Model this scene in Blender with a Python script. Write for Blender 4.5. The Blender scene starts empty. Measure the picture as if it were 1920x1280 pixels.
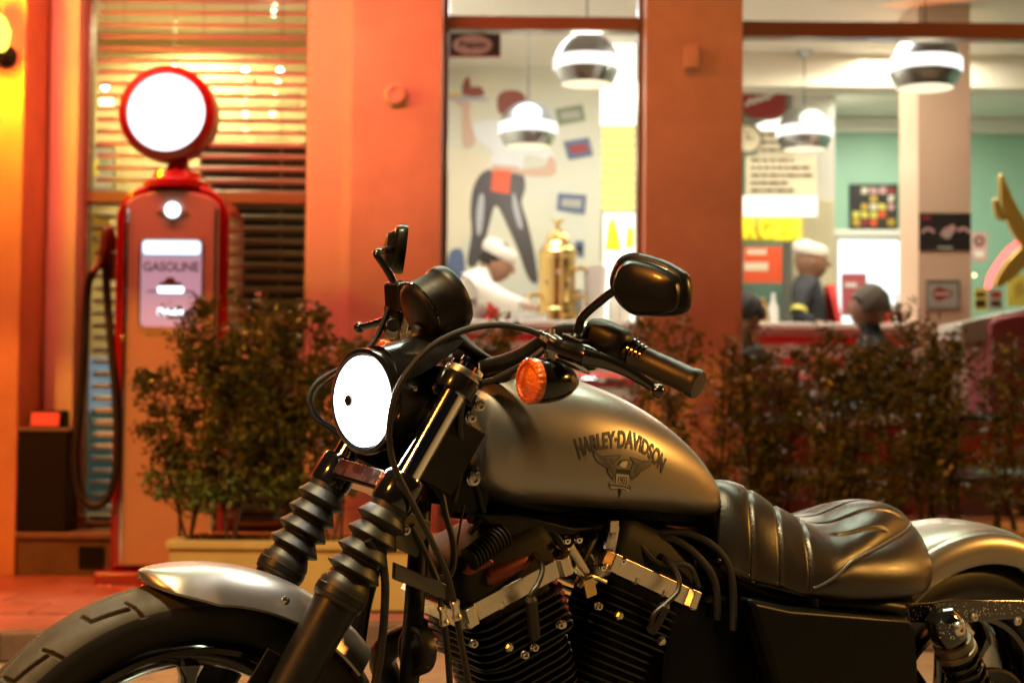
import bpy, bmesh, math, random
import numpy as np
from mathutils import Matrix, Vector
random.seed(7)
rad = math.radians
S = bpy.context.scene
C = S.collection

# ------------------------------------------------------------------ camera
CAM_H, PITCH, ROLL, FPX = 0.907, rad(2.28), rad(0.5), 2900.0
cd = bpy.data.cameras.new('camera'); cam = bpy.data.objects.new('camera', cd); C.objects.link(cam)
cam.matrix_world = Matrix.Translation((0, 0, CAM_H)) @ Matrix.Rotation(rad(90) + PITCH, 4, 'X') @ Matrix.Rotation(ROLL, 4, 'Z')
cd.sensor_width = 36.0; cd.lens = FPX / 1920 * 36.0
cd.clip_start = 0.05; cd.clip_end = 400
cd.dof.use_dof = True; cd.dof.focus_distance = 2.36; cd.dof.aperture_fstop = 4.5; cd.dof.aperture_blades = 0
S.camera = cam

# ------------------------------------------------------------------ night sky, lamps, exposure
W = bpy.data.worlds.new('World'); S.world = W; W.use_nodes = True
nt = W.node_tree; nt.nodes.clear()
sky = nt.nodes.new('ShaderNodeTexSky'); sky.sky_type = 'NISHITA'; sky.sun_disc = False
sky.sun_elevation = rad(-4.0); sky.sun_rotation = rad(200)
bg = nt.nodes.new('ShaderNodeBackground'); bg.inputs['Strength'].default_value = 0.05
wo = nt.nodes.new('ShaderNodeOutputWorld')
nt.links.new(sky.outputs[0], bg.inputs['Color']); nt.links.new(bg.outputs[0], wo.inputs['Surface'])
S.view_settings.view_transform = 'Standard'; S.view_settings.look = 'None'
S.view_settings.exposure = 0.15; S.view_settings.gamma = 1.0; S.view_settings.use_curve_mapping = False
S.cycles.use_denoising = True; S.cycles.use_adaptive_sampling = True; S.cycles.adaptive_threshold = 0.015
S.cycles.max_bounces = 8; S.cycles.diffuse_bounces = 3; S.cycles.glossy_bounces = 4
S.cycles.transparent_max_bounces = 16; S.cycles.caustics_reflective = False; S.cycles.caustics_refractive = False
S.cycles.sample_clamp_indirect = 6.0

def lamp(name, kind, loc, power, col, target=None, size=0.3, size_y=None, blend=None, angle=None):
    d = bpy.data.lights.new(name, kind); o = bpy.data.objects.new(name, d); C.objects.link(o)
    d.energy = power; d.color = col; o.location = loc
    if kind == 'AREA':
        d.size = size
        if size_y: d.shape = 'RECTANGLE'; d.size_y = size_y
        else: d.shape = 'DISK'
    else: d.shadow_soft_size = size
    if kind == 'SPOT': d.spot_size = angle; d.spot_blend = blend or 0.3
    if target is not None:
        o.rotation_euler = (Vector(target) - Vector(loc)).to_track_quat('-Z', 'Y').to_euler()
    return o
# tall street lamp reaching over the kerb, nearly overhead
lamp('street_lamp_light', 'AREA', (-0.6, 0.8, 6.8), 720, (1.0, 0.80, 0.42), (0.0, 1.8, 0.0), 0.6)
# orange sodium lamp down the street on the right
lamp('sodium_lamp_light', 'POINT', (9.3, 3.4, 3.9), 1900, (1.0, 0.46, 0.085), size=0.35)
# orange street lamp on the near side, left behind the camera: it reaches under the awning
lamp('kerb_lamp_light', 'AREA', (-4.6, -2.4, 5.4), 560, (1.0, 0.31, 0.035), (0.2, 6.6, 0.6), 0.5)
# long pale neon sign on the diner, over the awning
lamp('roof_sign_light', 'AREA', (0.4, 5.1, 4.35), 170, (0.86, 1.0, 0.72), (0.0, 2.3, 0.7), 4.6, 0.5)
# red heater tubes hanging high under the awning, along the front of the diner
lamp('red_heater_light', 'AREA', (-2.2, 6.4, 3.2), 108, (1.0, 0.125, 0.075), (-2.2, 6.72, 0.5), 3.2, 0.1)
lamp('orange_heater_light', 'AREA', (0.5, 6.45, 3.2), 7, (1.0, 0.22, 0.045), (0.5, 6.8, 0.5), 1.6, 0.1)
lamp('far_heater_light', 'AREA', (2.6, 6.45, 3.2), 6, (1.0, 0.2, 0.03), (2.4, 6.8, 0.5), 1.6, 0.1)

# ------------------------------------------------------------------ projecting a pixel of the photograph into the place
def _ray(u, v):
    a, b = u - 960.0, v - 640.0
    X = math.cos(ROLL) * a + math.sin(ROLL) * b; Y = -math.sin(ROLL) * a + math.cos(ROLL) * b
    d = (X / FPX, 1.0, -Y / FPX); c, s = math.cos(PITCH), math.sin(PITCH)
    return np.array([d[0], c * d[1] - s * d[2], s * d[1] + c * d[2]])
def at(u, v, Y):
    d = _ray(u, v); return np.array([0, 0, CAM_H]) + d * (Y / d[1])
BIKE_YAW, BIKE_LEAN, BIKE_X, BIKE_Y = rad(32.12), rad(5.01), -0.042, 2.449
BIKE_M = Matrix.Translation((BIKE_X, BIKE_Y, 0)) @ Matrix.Rotation(math.pi + BIKE_YAW, 4, 'Z') @ Matrix.Rotation(-BIKE_LEAN, 4, 'X') @ Matrix.Translation((-1, 0, 0))
_BI = np.array(BIKE_M.inverted())
def bike_ray(u, v):
    d = _ray(u, v); o = _BI @ np.array([0, 0, CAM_H, 1.0]); return o[:3], _BI[:3, :3] @ d
def B(u, v, lat):                       # point of the bike (its own metres) seen at a pixel, lat metres left of its middle plane
    o, d = bike_ray(u, v); return o + d * ((lat - o[1]) / d[1])
def BP(u, v, p0, n):
    o, d = bike_ray(u, v); p0 = np.asarray(p0); n = np.asarray(n); return o + d * (np.dot(p0 - o, n) / np.dot(d, n))

# ------------------------------------------------------------------ materials
MATS = {}
def mat(name, col, rough=0.5, metal=0.0, var=0.0, vscale=30.0, bump=0.0, bscale=200.0, rvar=0.0, emit=None, estr=0.0, coat=0.0, spec=0.5, col2=None, trans=0.0, aniso=0.0, sheen=0.0, sss=0.0):
    m = bpy.data.materials.new(name); m.use_nodes = True; t = m.node_tree; b = t.nodes['Principled BSDF']
    I = b.inputs
    I['Base Color'].default_value = (*col, 1); I['Roughness'].default_value = rough; I['Metallic'].default_value = metal
    I['Specular IOR Level'].default_value = spec; I['Coat Weight'].default_value = coat; I['Coat Roughness'].default_value = 0.08
    I['Transmission Weight'].default_value = trans; I['Anisotropic'].default_value = aniso; I['Sheen Weight'].default_value = sheen
    if sss: I['Subsurface Weight'].default_value = sss; I['Subsurface Radius'].default_value = (.01, .004, .002)
    if emit is not None: I['Emission Color'].default_value = (*emit, 1); I['Emission Strength'].default_value = estr
    tc = None
    def coords():
        nonlocal tc
        if tc is None: tc = t.nodes.new('ShaderNodeTexCoord')
        return tc.outputs['Object']
    if var or col2:
        n = t.nodes.new('ShaderNodeTexNoise'); n.inputs['Scale'].default_value = vscale; n.inputs['Detail'].default_value = 6; n.inputs['Roughness'].default_value = 0.65
        t.links.new(coords(), n.inputs['Vector'])
        r = t.nodes.new('ShaderNodeValToRGB'); r.color_ramp.elements[0].position = 0.3; r.color_ramp.elements[1].position = 0.7
        c2 = col2 or tuple(min(1, c * (1 + var)) for c in col)
        c1 = col if col2 else tuple(c * (1 - var) for c in col)
        r.color_ramp.elements[0].color = (*c1, 1); r.color_ramp.elements[1].color = (*c2, 1)
        t.links.new(n.outputs['Fac'], r.inputs['Fac']); t.links.new(r.outputs['Color'], I['Base Color'])
    if rvar:
        n = t.nodes.new('ShaderNodeTexNoise'); n.inputs['Scale'].default_value = vscale * 0.6; n.inputs['Detail'].default_value = 5
        t.links.new(coords(), n.inputs['Vector'])
        mr = t.nodes.new('ShaderNodeMapRange'); mr.inputs['From Min'].default_value = 0.3; mr.inputs['From Max'].default_value = 0.7
        mr.inputs['To Min'].default_value = max(0.02, rough - rvar); mr.inputs['To Max'].default_value = min(1, rough + rvar)
        t.links.new(n.outputs['Fac'], mr.inputs['Value']); t.links.new(mr.outputs['Result'], I['Roughness'])
    if bump:
        n = t.nodes.new('ShaderNodeTexNoise'); n.inputs['Scale'].default_value = bscale; n.inputs['Detail'].default_value = 4
        t.links.new(coords(), n.inputs['Vector'])
        bn = t.nodes.new('ShaderNodeBump'); bn.inputs['Strength'].default_value = bump; bn.inputs['Distance'].default_value = 0.002
        t.links.new(n.outputs['Fac'], bn.inputs['Height']); t.links.new(bn.outputs['Normal'], I['Normal'])
    MATS[name] = m; return m
def glow(name, col, strength):
    m = bpy.data.materials.new(name); m.use_nodes = True; t = m.node_tree; t.nodes.clear()
    e = t.nodes.new('ShaderNodeEmission'); e.inputs['Color'].default_value = (*col, 1); e.inputs['Strength'].default_value = strength
    o = t.nodes.new('ShaderNodeOutputMaterial'); t.links.new(e.outputs[0], o.inputs['Surface']); MATS[name] = m; return m
def pane_mat(name, tint=(1, 1, 1), refl=0.06):
    m = bpy.data.materials.new(name); m.use_nodes = True; t = m.node_tree; t.nodes.clear()
    a = t.nodes.new('ShaderNodeBsdfTransparent'); a.inputs['Color'].default_value = (*tint, 1)
    g = t.nodes.new('ShaderNodeBsdfGlossy'); g.inputs['Roughness'].default_value = 0.02
    f = t.nodes.new('ShaderNodeFresnel'); f.inputs['IOR'].default_value = 1.35
    x = t.nodes.new('ShaderNodeMixShader'); o = t.nodes.new('ShaderNodeOutputMaterial')
    t.links.new(f.outputs[0], x.inputs[0]); t.links.new(a.outputs[0], x.inputs[1]); t.links.new(g.outputs[0], x.inputs[2]); t.links.new(x.outputs[0], o.inputs['Surface'])
    MATS[name] = m; return m

# ------------------------------------------------------------------ mesh building
ORG = {}
def nrm(v): v = np.asarray(v, float); return v / (np.linalg.norm(v) + 1e-12)
def frame(axis):
    a = nrm(axis); h = np.array([0, 0, 1.0]) if abs(a[2]) < 0.9 else np.array([1.0, 0, 0])
    u = nrm(np.cross(h, a)); return u, np.cross(a, u), a
def spl(pts, n=8, closed=False):         # smooth curve through points
    P = [np.asarray(p, float) for p in pts]; N = len(P); out = []
    for i in range(N if closed else N - 1):
        g = lambda k: P[k % N] if closed else P[min(max(k, 0), N - 1)]
        a, b, c, d = g(i - 1), g(i), g(i + 1), g(i + 2)
        for k in range(n):
            t = k / n; out.append(0.5 * (2 * b + (c - a) * t + (2 * a - 5 * b + 4 * c - d) * t * t + (3 * b - a - 3 * c + d) * t ** 3))
    if not closed: out.append(P[-1])
    return out
class MB:
    def __init__(s): s.v = []; s.f = []
    def add(s, V, F):
        k = len(s.v); s.v.extend([tuple(map(float, p)) for p in V]); s.f.extend([tuple(i + k for i in f) for f in F]); return s
    def box(s, c, size, R=None):
        c = np.asarray(c, float); h = np.asarray(size, float) / 2
        V = [np.array([x, y, z]) * h for x in (-1, 1) for y in (-1, 1) for z in (-1, 1)]
        if R is not None: V = [np.asarray(R) @ p for p in V]
        return s.add([c + p for p in V], [(0, 1, 3, 2), (4, 6, 7, 5), (0, 4, 5, 1), (2, 3, 7, 6), (0, 2, 6, 4), (1, 5, 7, 3)])
    def span(s, a, b):                    # box from corner to corner
        a = np.minimum(a, b); b2 = np.maximum(np.asarray(a), np.asarray(b)); return s.box((np.asarray(a) + b2) / 2, b2 - np.asarray(a))
    def grid(s, rows, close_u=False, close_v=False, cap0=False, cap1=False):
        n = len(rows); m = len(rows[0]); V = [p for r in rows for p in r]; F = []
        for i in range(n if close_v else n - 1):
            for j in range(m if close_u else m - 1):
                F.append((i * m + j, i * m + (j + 1) % m, ((i + 1) % n) * m + (j + 1) % m, ((i + 1) % n) * m + j))
        if cap0: F.append(tuple(range(m - 1, -1, -1)))
        if cap1: F.append(tuple((n - 1) * m + j for j in range(m)))
        return s.add(V, F)
    def tube(s, pts, r, seg=10, closed=False):
        P = [np.asarray(p, float) for p in pts]; n = len(P)
        R = r if hasattr(r, '__len__') else [r] * n
        T = []
        for i in range(n):
            a = P[(i - 1) % n] if closed else P[max(i - 1, 0)]; b = P[(i + 1) % n] if closed else P[min(i + 1, n - 1)]
            T.append(nrm(b - a))
        u, w, _ = frame(T[0]); rows = []
        for i in range(n):
            u = nrm(u - T[i] * np.dot(u, T[i])); w = np.cross(T[i], u)
            rows.append([P[i] + R[i] * (math.cos(2 * math.pi * k / seg) * u + math.sin(2 * math.pi * k / seg) * w) for k in range(seg)])
        return s.grid(rows, True, closed, not closed, not closed)
    def lathe(s, prof, o, axis, seg=24, cap=True):  # prof: (radius, height along axis)
        u, w, a = frame(axis); o = np.asarray(o, float)
        rows = [[o + a * h + max(r, 1e-5) * (math.cos(2 * math.pi * k / seg) * u + math.sin(2 * math.pi * k / seg) * w) for k in range(seg)] for r, h in prof]
        return s.grid(rows, True, False, cap, cap)
    def ball(s, c, r, seg=12, rings=8):
        r = np.asarray(r if hasattr(r, '__len__') else (r, r, r), float); c = np.asarray(c, float)
        rows = [[c + r * np.array([math.sin(t) * math.cos(p), math.sin(t) * math.sin(p), -math.cos(t)]) for p in np.linspace(0, 2 * math.pi, seg, endpoint=False)] for t in np.linspace(0.02, math.pi - 0.02, rings)]
        return s.grid(rows, True, False, True, True)
    def prism(s, poly, o, ux, uy, depth):  # outline in (ux, uy) pushed along depth (a vector)
        o, ux, uy, d = (np.asarray(q, float) for q in (o, ux, uy, depth)); n = len(poly)
        V = [o + ux * p[0] + uy * p[1] for p in poly]; V += [p + d for p in V]
        return s.add(V, [tuple(range(n - 1, -1, -1)), tuple(range(n, 2 * n))] + [(i, (i + 1) % n, n + (i + 1) % n, n + i) for i in range(n)])
    def build(s, name, m, parent=None, smooth=35, bevel=0, bseg=2, fix=True):
        me = bpy.data.meshes.new(name); org = ORG.get(parent.name, (0, 0, 0)) if parent else (0, 0, 0)
        V = np.asarray(s.v, float) - np.asarray(org)
        me.from_pydata(V.tolist(), [], s.f); me.validate()
        if fix:
            bm = bmesh.new(); bm.from_mesh(me); bmesh.ops.recalc_face_normals(bm, faces=bm.faces); bm.to_mesh(me); bm.free()
        if smooth:
            me.shade_smooth(); me.set_sharp_from_angle(angle=rad(smooth))
        o = bpy.data.objects.new(name, me); C.objects.link(o); me.materials.append(m if not isinstance(m, str) else MATS[m])
        if parent: o.parent = parent; ORG[o.name] = org
        if bevel:
            b = o.modifiers.new('bevel', 'BEVEL'); b.width = bevel; b.segments = bseg; b.limit_method = 'ANGLE'; b.angle_limit = rad(40); b.harden_normals = True
        return o
def tag(o, label=None, cat=None, group=None, kind=None):
    if label: o['label'] = label
    if cat: o['category'] = cat
    if group: o['group'] = group
    if kind: o['kind'] = kind
    return o
def thing(name, label, cat, loc=(0, 0, 0), group=None):
    o = bpy.data.objects.new(name, None); C.objects.link(o); o.location = tuple(map(float, loc)); o.empty_display_size = 0.1
    ORG[o.name] = tuple(map(float, loc)); return tag(o, label, cat, group)
def copy_tree(o, parent=None):
    c = o.copy(); C.objects.link(c); c.parent = parent
    for ch in list(o.children): copy_tree(ch, c)
    return c
def share(o, loc, name=None, parent=None):
    c = o.copy(); C.objects.link(c); c.location = loc
    if parent: c.parent = parent
    return c
def rotm(axis, ang): return np.array(Matrix.Rotation(ang, 3, Vector(axis)))
def text_mesh(txt, bold=0.0):            # outlines of lettering as 2-D verts and faces, box 0..1 x 0..1
    cu = bpy.data.curves.new('t', 'FONT'); cu.body = txt; cu.offset = bold; cu.resolution_u = 3
    o = bpy.data.objects.new('t', cu); C.objects.link(o); dg = bpy.context.evaluated_depsgraph_get()
    me = o.evaluated_get(dg).to_mesh(); V = np.array([v.co[:2] for v in me.vertices]); F = [tuple(p.vertices) for p in me.polygons]
    bpy.data.objects.remove(o); lo, hi = V.min(0), V.max(0)
    return (V - lo) / (hi - lo), F, (hi - lo)

# ------------------------------------------------------------------ materials used
mat('tank_paint', (0.285, 0.26, 0.235), 0.36, 0.9, rvar=0.015, vscale=30, coat=0.15, bump=0.02, bscale=900)
mat('black_paint', (0.004, 0.004, 0.004), 0.22, 0.0, spec=0.3, rvar=0.08, vscale=40, coat=0.3)
mat('gloss_black', (0.004, 0.004, 0.004), 0.12, 0.0, rvar=0.05, vscale=60, coat=0.8)
mat('satin_black', (0.005, 0.0047, 0.0043), 0.42, 0.0, spec=0.25, rvar=0.12, vscale=50, bump=0.08, bscale=600)
mat('wrinkle_black', (0.009, 0.0085, 0.007), 0.5, 0.0, spec=0.2, bump=0.3, bscale=1400)
mat('rubber', (0.009, 0.0085, 0.0075), 0.45, 0.0, spec=0.4, var=0.3, vscale=40, bump=0.12, bscale=700)
mat('grip_rubber', (0.02, 0.02, 0.018), 0.42, 0.0, bump=0.1, bscale=1200)
mat('tyre_rubber', (0.020, 0.018, 0.013), 0.6, 0.0, col2=(0.038, 0.032, 0.020), vscale=45, bump=0.35, bscale=900, rvar=0.1)
mat('side_rubber', (0.007, 0.0065, 0.006), 0.55, 0.0, spec=0.25, bump=0.1, bscale=500, rvar=0.08)
mat('water_drop', (0.35, 0.33, 0.30), 0.05, 0.6)
mat('chrome', (0.86, 0.83, 0.78), 0.09, 1.0, rvar=0.04, vscale=25)
mat('brushed_steel', (0.55, 0.52, 0.47), 0.28, 1.0, rvar=0.08, vscale=80)
mat('cut_aluminium', (0.72, 0.66, 0.56), 0.3, 1.0, rvar=0.06, vscale=90, bump=0.05, bscale=1500)
mat('fin_edge', (0.008, 0.0075, 0.007), 0.35, 0.0, spec=0.3)
mat('mirror_black', (0.005, 0.005, 0.005), 0.3, 0.0, spec=0.16, coat=0.08)
mat('cover_black', (0.004, 0.004, 0.004), 0.3, 0.0, spec=0.10, rvar=0.06)
mat('brass', (0.72, 0.50, 0.20), 0.2, 1.0, rvar=0.08, vscale=30)
mat('seat_leather', (0.014, 0.0095, 0.006), 0.31, 0.0, rvar=0.03, vscale=45, bump=0.22, bscale=520, coat=0.03)
mat('seat_piping', (0.05, 0.047, 0.04), 0.3)
mat('decal_dark', (0.010, 0.009, 0.008), 0.5)
mat('decal_mid', (0.11, 0.095, 0.072), 0.5)
mat('decal_pale', (0.45, 0.40, 0.31), 0.5)
mat('amber_lens', (0.50, 0.075, 0.006), 0.16, 0.0, coat=0.8, bump=0.9, bscale=260, col2=(0.70, 0.16, 0.015), vscale=120)
mat('red_anodised', (0.14, 0.035, 0.025), 0.4, 0.7)
mat('mirror_glass', (0.9, 0.9, 0.9), 0.02, 1.0)
mat('olive_plate', (0.12, 0.11, 0.085), 0.4, 0.7, rvar=0.1)
glow('headlight_glow', (1.0, 0.97, 0.90), 28.0)
mat('facade_paint', (0.64, 0.56, 0.48), 0.62, var=0.20, vscale=1.7, bump=0.4, bscale=60)
mat('red_lit_wall', (0.62, 0.34, 0.16), 0.65, var=0.2, vscale=2.2, bump=0.4, bscale=60)  # redder light on the left wall is put into its base colour
mat('jamb_paint', (0.74, 0.66, 0.60), 0.5, var=0.06, vscale=3, bump=0.06, bscale=120)
mat('window_frame', (0.24, 0.16, 0.11), 0.4)
mat('plinth_stone', (0.17, 0.115, 0.085), 0.6, var=0.25, vscale=8, bump=0.3, bscale=60)
mat('slat_paint', (0.72, 0.62, 0.54), 0.4)
mat('cord', (0.5, 0.4, 0.32), 0.7)
mat('paving_red', (0.30, 0.10, 0.075), 0.42, var=0.3, vscale=4, bump=0.5, bscale=40, rvar=0.15)
mat('kerb_stone', (0.10, 0.065, 0.05), 0.7, var=0.25, vscale=12, bump=0.4, bscale=70)
mat('asphalt', (0.125, 0.11, 0.085), 0.75, var=0.3, vscale=20, bump=0.8, bscale=160)
mat('bright_ground', (0.22, 0.19, 0.135), 0.7, var=0.35, vscale=14, bump=0.7, bscale=120)
mat('inner_wall', (0.78, 0.72, 0.58), 0.6, var=0.04, vscale=2)
mat('teal_wall', (0.36, 0.60, 0.46), 0.55, var=0.05, vscale=2)
mat('ceiling_white', (0.80, 0.77, 0.70), 0.7)
mat('beam_white', (0.70, 0.67, 0.58), 0.6)
mat('column_pink', (0.74, 0.52, 0.38), 0.55, var=0.04, vscale=3)
mat('inner_floor', (0.20, 0.14, 0.11), 0.35, var=0.2, vscale=6)
mat('mural_paper', (0.62, 0.64, 0.58), 0.5, col2=(0.72, 0.68, 0.52), vscale=1.6)
mat('olive_room', (0.58, 0.50, 0.26), 0.6, var=0.1, vscale=2)
mat('dark_board', (0.035, 0.022, 0.016), 0.6)
pane_mat('glass_pane', (0.97, 0.97, 0.95))
mat('pump_red', (0.30, 0.006, 0.008), 0.22, coat=0.6, rvar=0.05, vscale=20)
mat('nozzle_red', (0.07, 0.012, 0.01), 0.35)
mat('pump_cream', (0.56, 0.46, 0.38), 0.3, coat=0.3, var=0.05, vscale=6)
glow('globe_glow', (1.0, 0.98, 0.99), 1.7)
glow('badge_glow', (0.85, 0.93, 1.0), 2.6)
mat('hose_black', (0.006, 0.0055, 0.005), 0.4, spec=.3)
glow('dial_light', (0.72, 0.86, 1.0), 1.6)
mat('dial_face', (0.45, 0.36, 0.40), 0.35, emit=(0.68, 0.60, 0.80), estr=0.34)
mat('ink', (0.05, 0.035, 0.05), 0.5)
mat('brown_ink', (0.12, 0.06, 0.035), 0.5)
mat('bin_black', (0.006, 0.005, 0.0045), 0.6, spec=.2)
mat('bin_grey', (0.20, 0.17, 0.13), 0.4)
glow('red_lamp', (1.0, 0.05, 0.012), 1.2)
glow('bulb_glow', (1.0, 0.86, 0.55), 22.0)
glow('soft_bulb_glow', (1.0, 0.80, 0.40), 5.0)
glow('sconce_glow', (1.0, 0.82, 0.10), 2.2)
mat('lamp_metal', (0.40, 0.43, 0.46), 0.34, 1.0, rvar=0.06, vscale=12)
glow('lamp_band', (1.0, 0.98, 0.93), 1.7)
glow('lamp_inside', (1.0, 0.84, 0.55), 1.5)
glow('yellow_panel', (1.0, 0.90, 0.25), 1.5)
glow('white_panel', (1.0, 0.96, 0.82), 2.2)
glow('fridge_glow', (0.80, 0.98, 1.0), 2.0)
mat('maroon', (0.30, 0.03, 0.03), 0.4)
mat('red_sign', (0.75, 0.10, 0.03), 0.4)
mat('bright_red', (0.70, 0.03, 0.03), 0.35)
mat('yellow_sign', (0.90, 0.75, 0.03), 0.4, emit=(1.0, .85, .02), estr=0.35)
mat('sign_white', (0.80, 0.78, 0.72), 0.5)
mat('cream_board', (0.74, 0.66, 0.50), 0.6)
mat('black_print', (0.02, 0.018, 0.018), 0.4)
mat('pink_print', (0.62, 0.35, 0.35), 0.5)
mat('grey_print', (0.40, 0.40, 0.36), 0.5)
mat('blue_print', (0.10, 0.14, 0.26), 0.5)
mat('green_print', (0.22, 0.27, 0.18), 0.5)
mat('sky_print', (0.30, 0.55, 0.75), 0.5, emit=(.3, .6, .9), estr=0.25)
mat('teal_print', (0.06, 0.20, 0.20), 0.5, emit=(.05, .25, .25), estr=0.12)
mat('lemon_print', (0.70, 0.62, 0.10), 0.5)
mat('trouser_print', (0.075, 0.065, 0.07), 0.35)
mat('sheen_print', (0.42, 0.42, 0.46), 0.4)
mat('skin_print', (0.62, 0.42, 0.32), 0.5)
mat('shirt_print', (0.74, 0.75, 0.78), 0.5)
mat('hair_print', (0.28, 0.07, 0.05), 0.5)
mat('gold_paint', (0.62, 0.42, 0.08), 0.35, 0.5)
glow('neon_red', (1.0, 0.10, 0.10), 4.0)
mat('booth_pink', (0.52, 0.10, 0.13), 0.4, coat=0.2)
mat('booth_dark', (0.34, 0.03, 0.025), 0.4)
mat('counter_white', (0.78, 0.72, 0.64), 0.3)
mat('tile_cream', (0.80, 0.74, 0.52), 0.25)
mat('wood_dark', (0.045, 0.035, 0.022), 0.5, var=0.3, vscale=12)
mat('iron_black', (0.010, 0.010, 0.010), 0.5)
mat('planter_cream', (0.36, 0.26, 0.085), 0.55, var=0.12, vscale=6, bump=0.1, bscale=90)
mat('soil', (0.05, 0.035, 0.025), 0.9)
mat('leaf_green', (0.04, 0.075, 0.016), 0.32, col2=(0.16, 0.19, 0.045), vscale=22)
mat('twig', (0.05, 0.032, 0.02), 0.8)
mat('skin', (0.42, 0.22, 0.14), 0.5, sss=0.1)
mat('skin_dark', (0.30, 0.15, 0.09), 0.5, sss=0.1)
mat('cook_white', (0.78, 0.72, 0.66), 0.75)
mat('apron_red', (0.55, 0.02, 0.02), 0.7)
mat('navy_cloth', (0.025, 0.028, 0.035), 0.8)
mat('hair_dark', (0.018, 0.013, 0.010), 0.6)
mat('hair_grey', (0.13, 0.10, 0.075), 0.7)
mat('cup_white', (0.82, 0.82, 0.80), 0.3)
mat('eye_dark', (0.02, 0.015, 0.012), 0.3)

# ================================================================== the place: street, pavement, diner front and rooms
def X(u, Y, v=420): return float(at(u, v, Y)[0])
def Z(v, Y, u=960): return float(at(u, v, Y)[2])
def box_xyz(x0, x1, y0, y1, z0, z1): return MB().box(((x0 + x1) / 2, (y0 + y1) / 2, (z0 + z1) / 2), (x1 - x0, y1 - y0, z1 - z0))
PZ = 0.10
tag(box_xyz(-60, 60, -40, 60, -.3, -.004).build('street', 'asphalt'), kind='structure')
kl = [(-14, 3.9), (-1.76, 5.36), (-.55, 5.66), (.6, 5.76), (14, 6.0)]
tag(MB().prism([(x, y - .004) for x, y in kl] + [(14, 4.0), (-.2, 3.2), (-2.2, 2.9), (-14, 1.6)], (0, 0, -.0035), (1, 0, 0), (0, 1, 0), (0, 0, .0035)).build('bright_ground_strip', 'bright_ground'), kind='structure')  # added strip: stronger light by the kerb put into a paler ground
kerb = [(-14, 3.9), (-1.76, 5.36), (-.55, 5.66), (.6, 5.76), (14, 6.0)]
pav = MB().prism([(x, y + .12) for x, y in kerb] + [(14, 9), (-14, 9)], (0, 0, .001), (1, 0, 0), (0, 1, 0), (0, 0, PZ - .001))
pavement = tag(pav.build('pavement', 'paving_red', bevel=.004), kind='structure')
ks = []
for (x0, y0), (x1, y1) in zip(kerb[:-1], kerb[1:]):        # kerb stones, one by one where the photograph looks
    L = math.hypot(x1 - x0, y1 - y0); n = max(1, round(L / .6))
    for k in range(n):
        a, b = k / n, (k + 1) / n; p = np.array([x0 + (x1 - x0) * a, y0 + (y1 - y0) * a]); q_ = np.array([x0 + (x1 - x0) * b, y0 + (y1 - y0) * b]); d = (q_ - p) / np.linalg.norm(q_ - p)
        p = p + d * .004; q_ = q_ - d * .004; nn = np.array([-d[1], d[0]])
        if abs((p + q_)[0] / 2) < 3.2:
            MB().prism([tuple(p), tuple(q_), tuple(q_ + nn * .112), tuple(p + nn * .112)], (0, 0, .002), (1, 0, 0), (0, 1, 0), (0, 0, PZ - .004 + .004 * random.random())).build('kerb_stone', 'kerb_stone', pavement, bevel=.008)
# paving slabs of the pavement near the diner, uneven by a millimetre or two
for i in range(-9, 9):
    for j in range(0, 5):
        x, y = i * .40 + (.2 if j % 2 else 0), 5.98 + j * .30
        if y > 7.0 or abs(x) > 3.4: continue
        MB().box((x, y, PZ + .004), (.392, .292, .012 + .003 * random.random())).build('paving_slab', 'paving_red', pavement, bevel=.003, bseg=1)

YF, YG = 7.30, 7.50
diner = thing('diner_building', 'diner front with cream pillars and tall windows lit red and orange by night', 'building', (0, YG, PZ))
def dp(mb, name, m, **k): return mb.build(name, m, diner, **k)
ZT = 4.1
FXS = {k: X(u, YF) for k, u in dict(wall_end=-320, wl=40, jl=84, win1a=137, win1b=570, jr=655, p1b=826, p2a=1209, p2b=1392, end=2500).items()}
dp(box_xyz(-6.5, X(41, 7.04), 7.04, YG + .15, PZ, ZT), 'wall', 'red_lit_wall', bevel=.01)
dp(box_xyz(X(41, 7.04) + .001, FXS['jl'], YF + .09, YG + .15, PZ, ZT), 'door_jamb', 'facade_paint', bevel=.012)
dp(box_xyz(FXS['jl'], FXS['win1a'], YF + .05, YG + .15, PZ, ZT), 'window_jamb', 'jamb_paint', bevel=.008)
dp(box_xyz(FXS['win1b'], FXS['jr'] - .035, YF + .07, YG + .15, PZ, ZT), 'window_jamb', 'jamb_paint', bevel=.008)
dp(box_xyz(FXS['jr'] - .035, FXS['jr'], YF + .04, YG + .15, PZ, ZT), 'corner_bead', 'jamb_paint', bevel=.006)
dp(box_xyz(FXS['jr'], FXS['p1b'], YF, YG + .15, PZ, ZT), 'pillar', 'facade_paint', bevel=.006)
dp(box_xyz(FXS['p2a'], FXS['p2b'], YF, YG + .15, PZ, ZT), 'pillar', 'facade_paint', bevel=.006)
dp(box_xyz(3.9, 16.0, YF, YG + .15, PZ, ZT), 'pillar', 'facade_paint', bevel=.006)
for a, b in ((FXS['win1a'], FXS['win1b']), (FXS['p1b'], FXS['p2a']), (FXS['p2b'], 3.9)):
    dp(box_xyz(a, b, YF + .06, YG + .14, 3.05, ZT), 'lintel', 'facade_paint')
dp(box_xyz(-6.5, 6.5, YF, 13.2, ZT, ZT + .15), 'roof', 'facade_paint')
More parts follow.
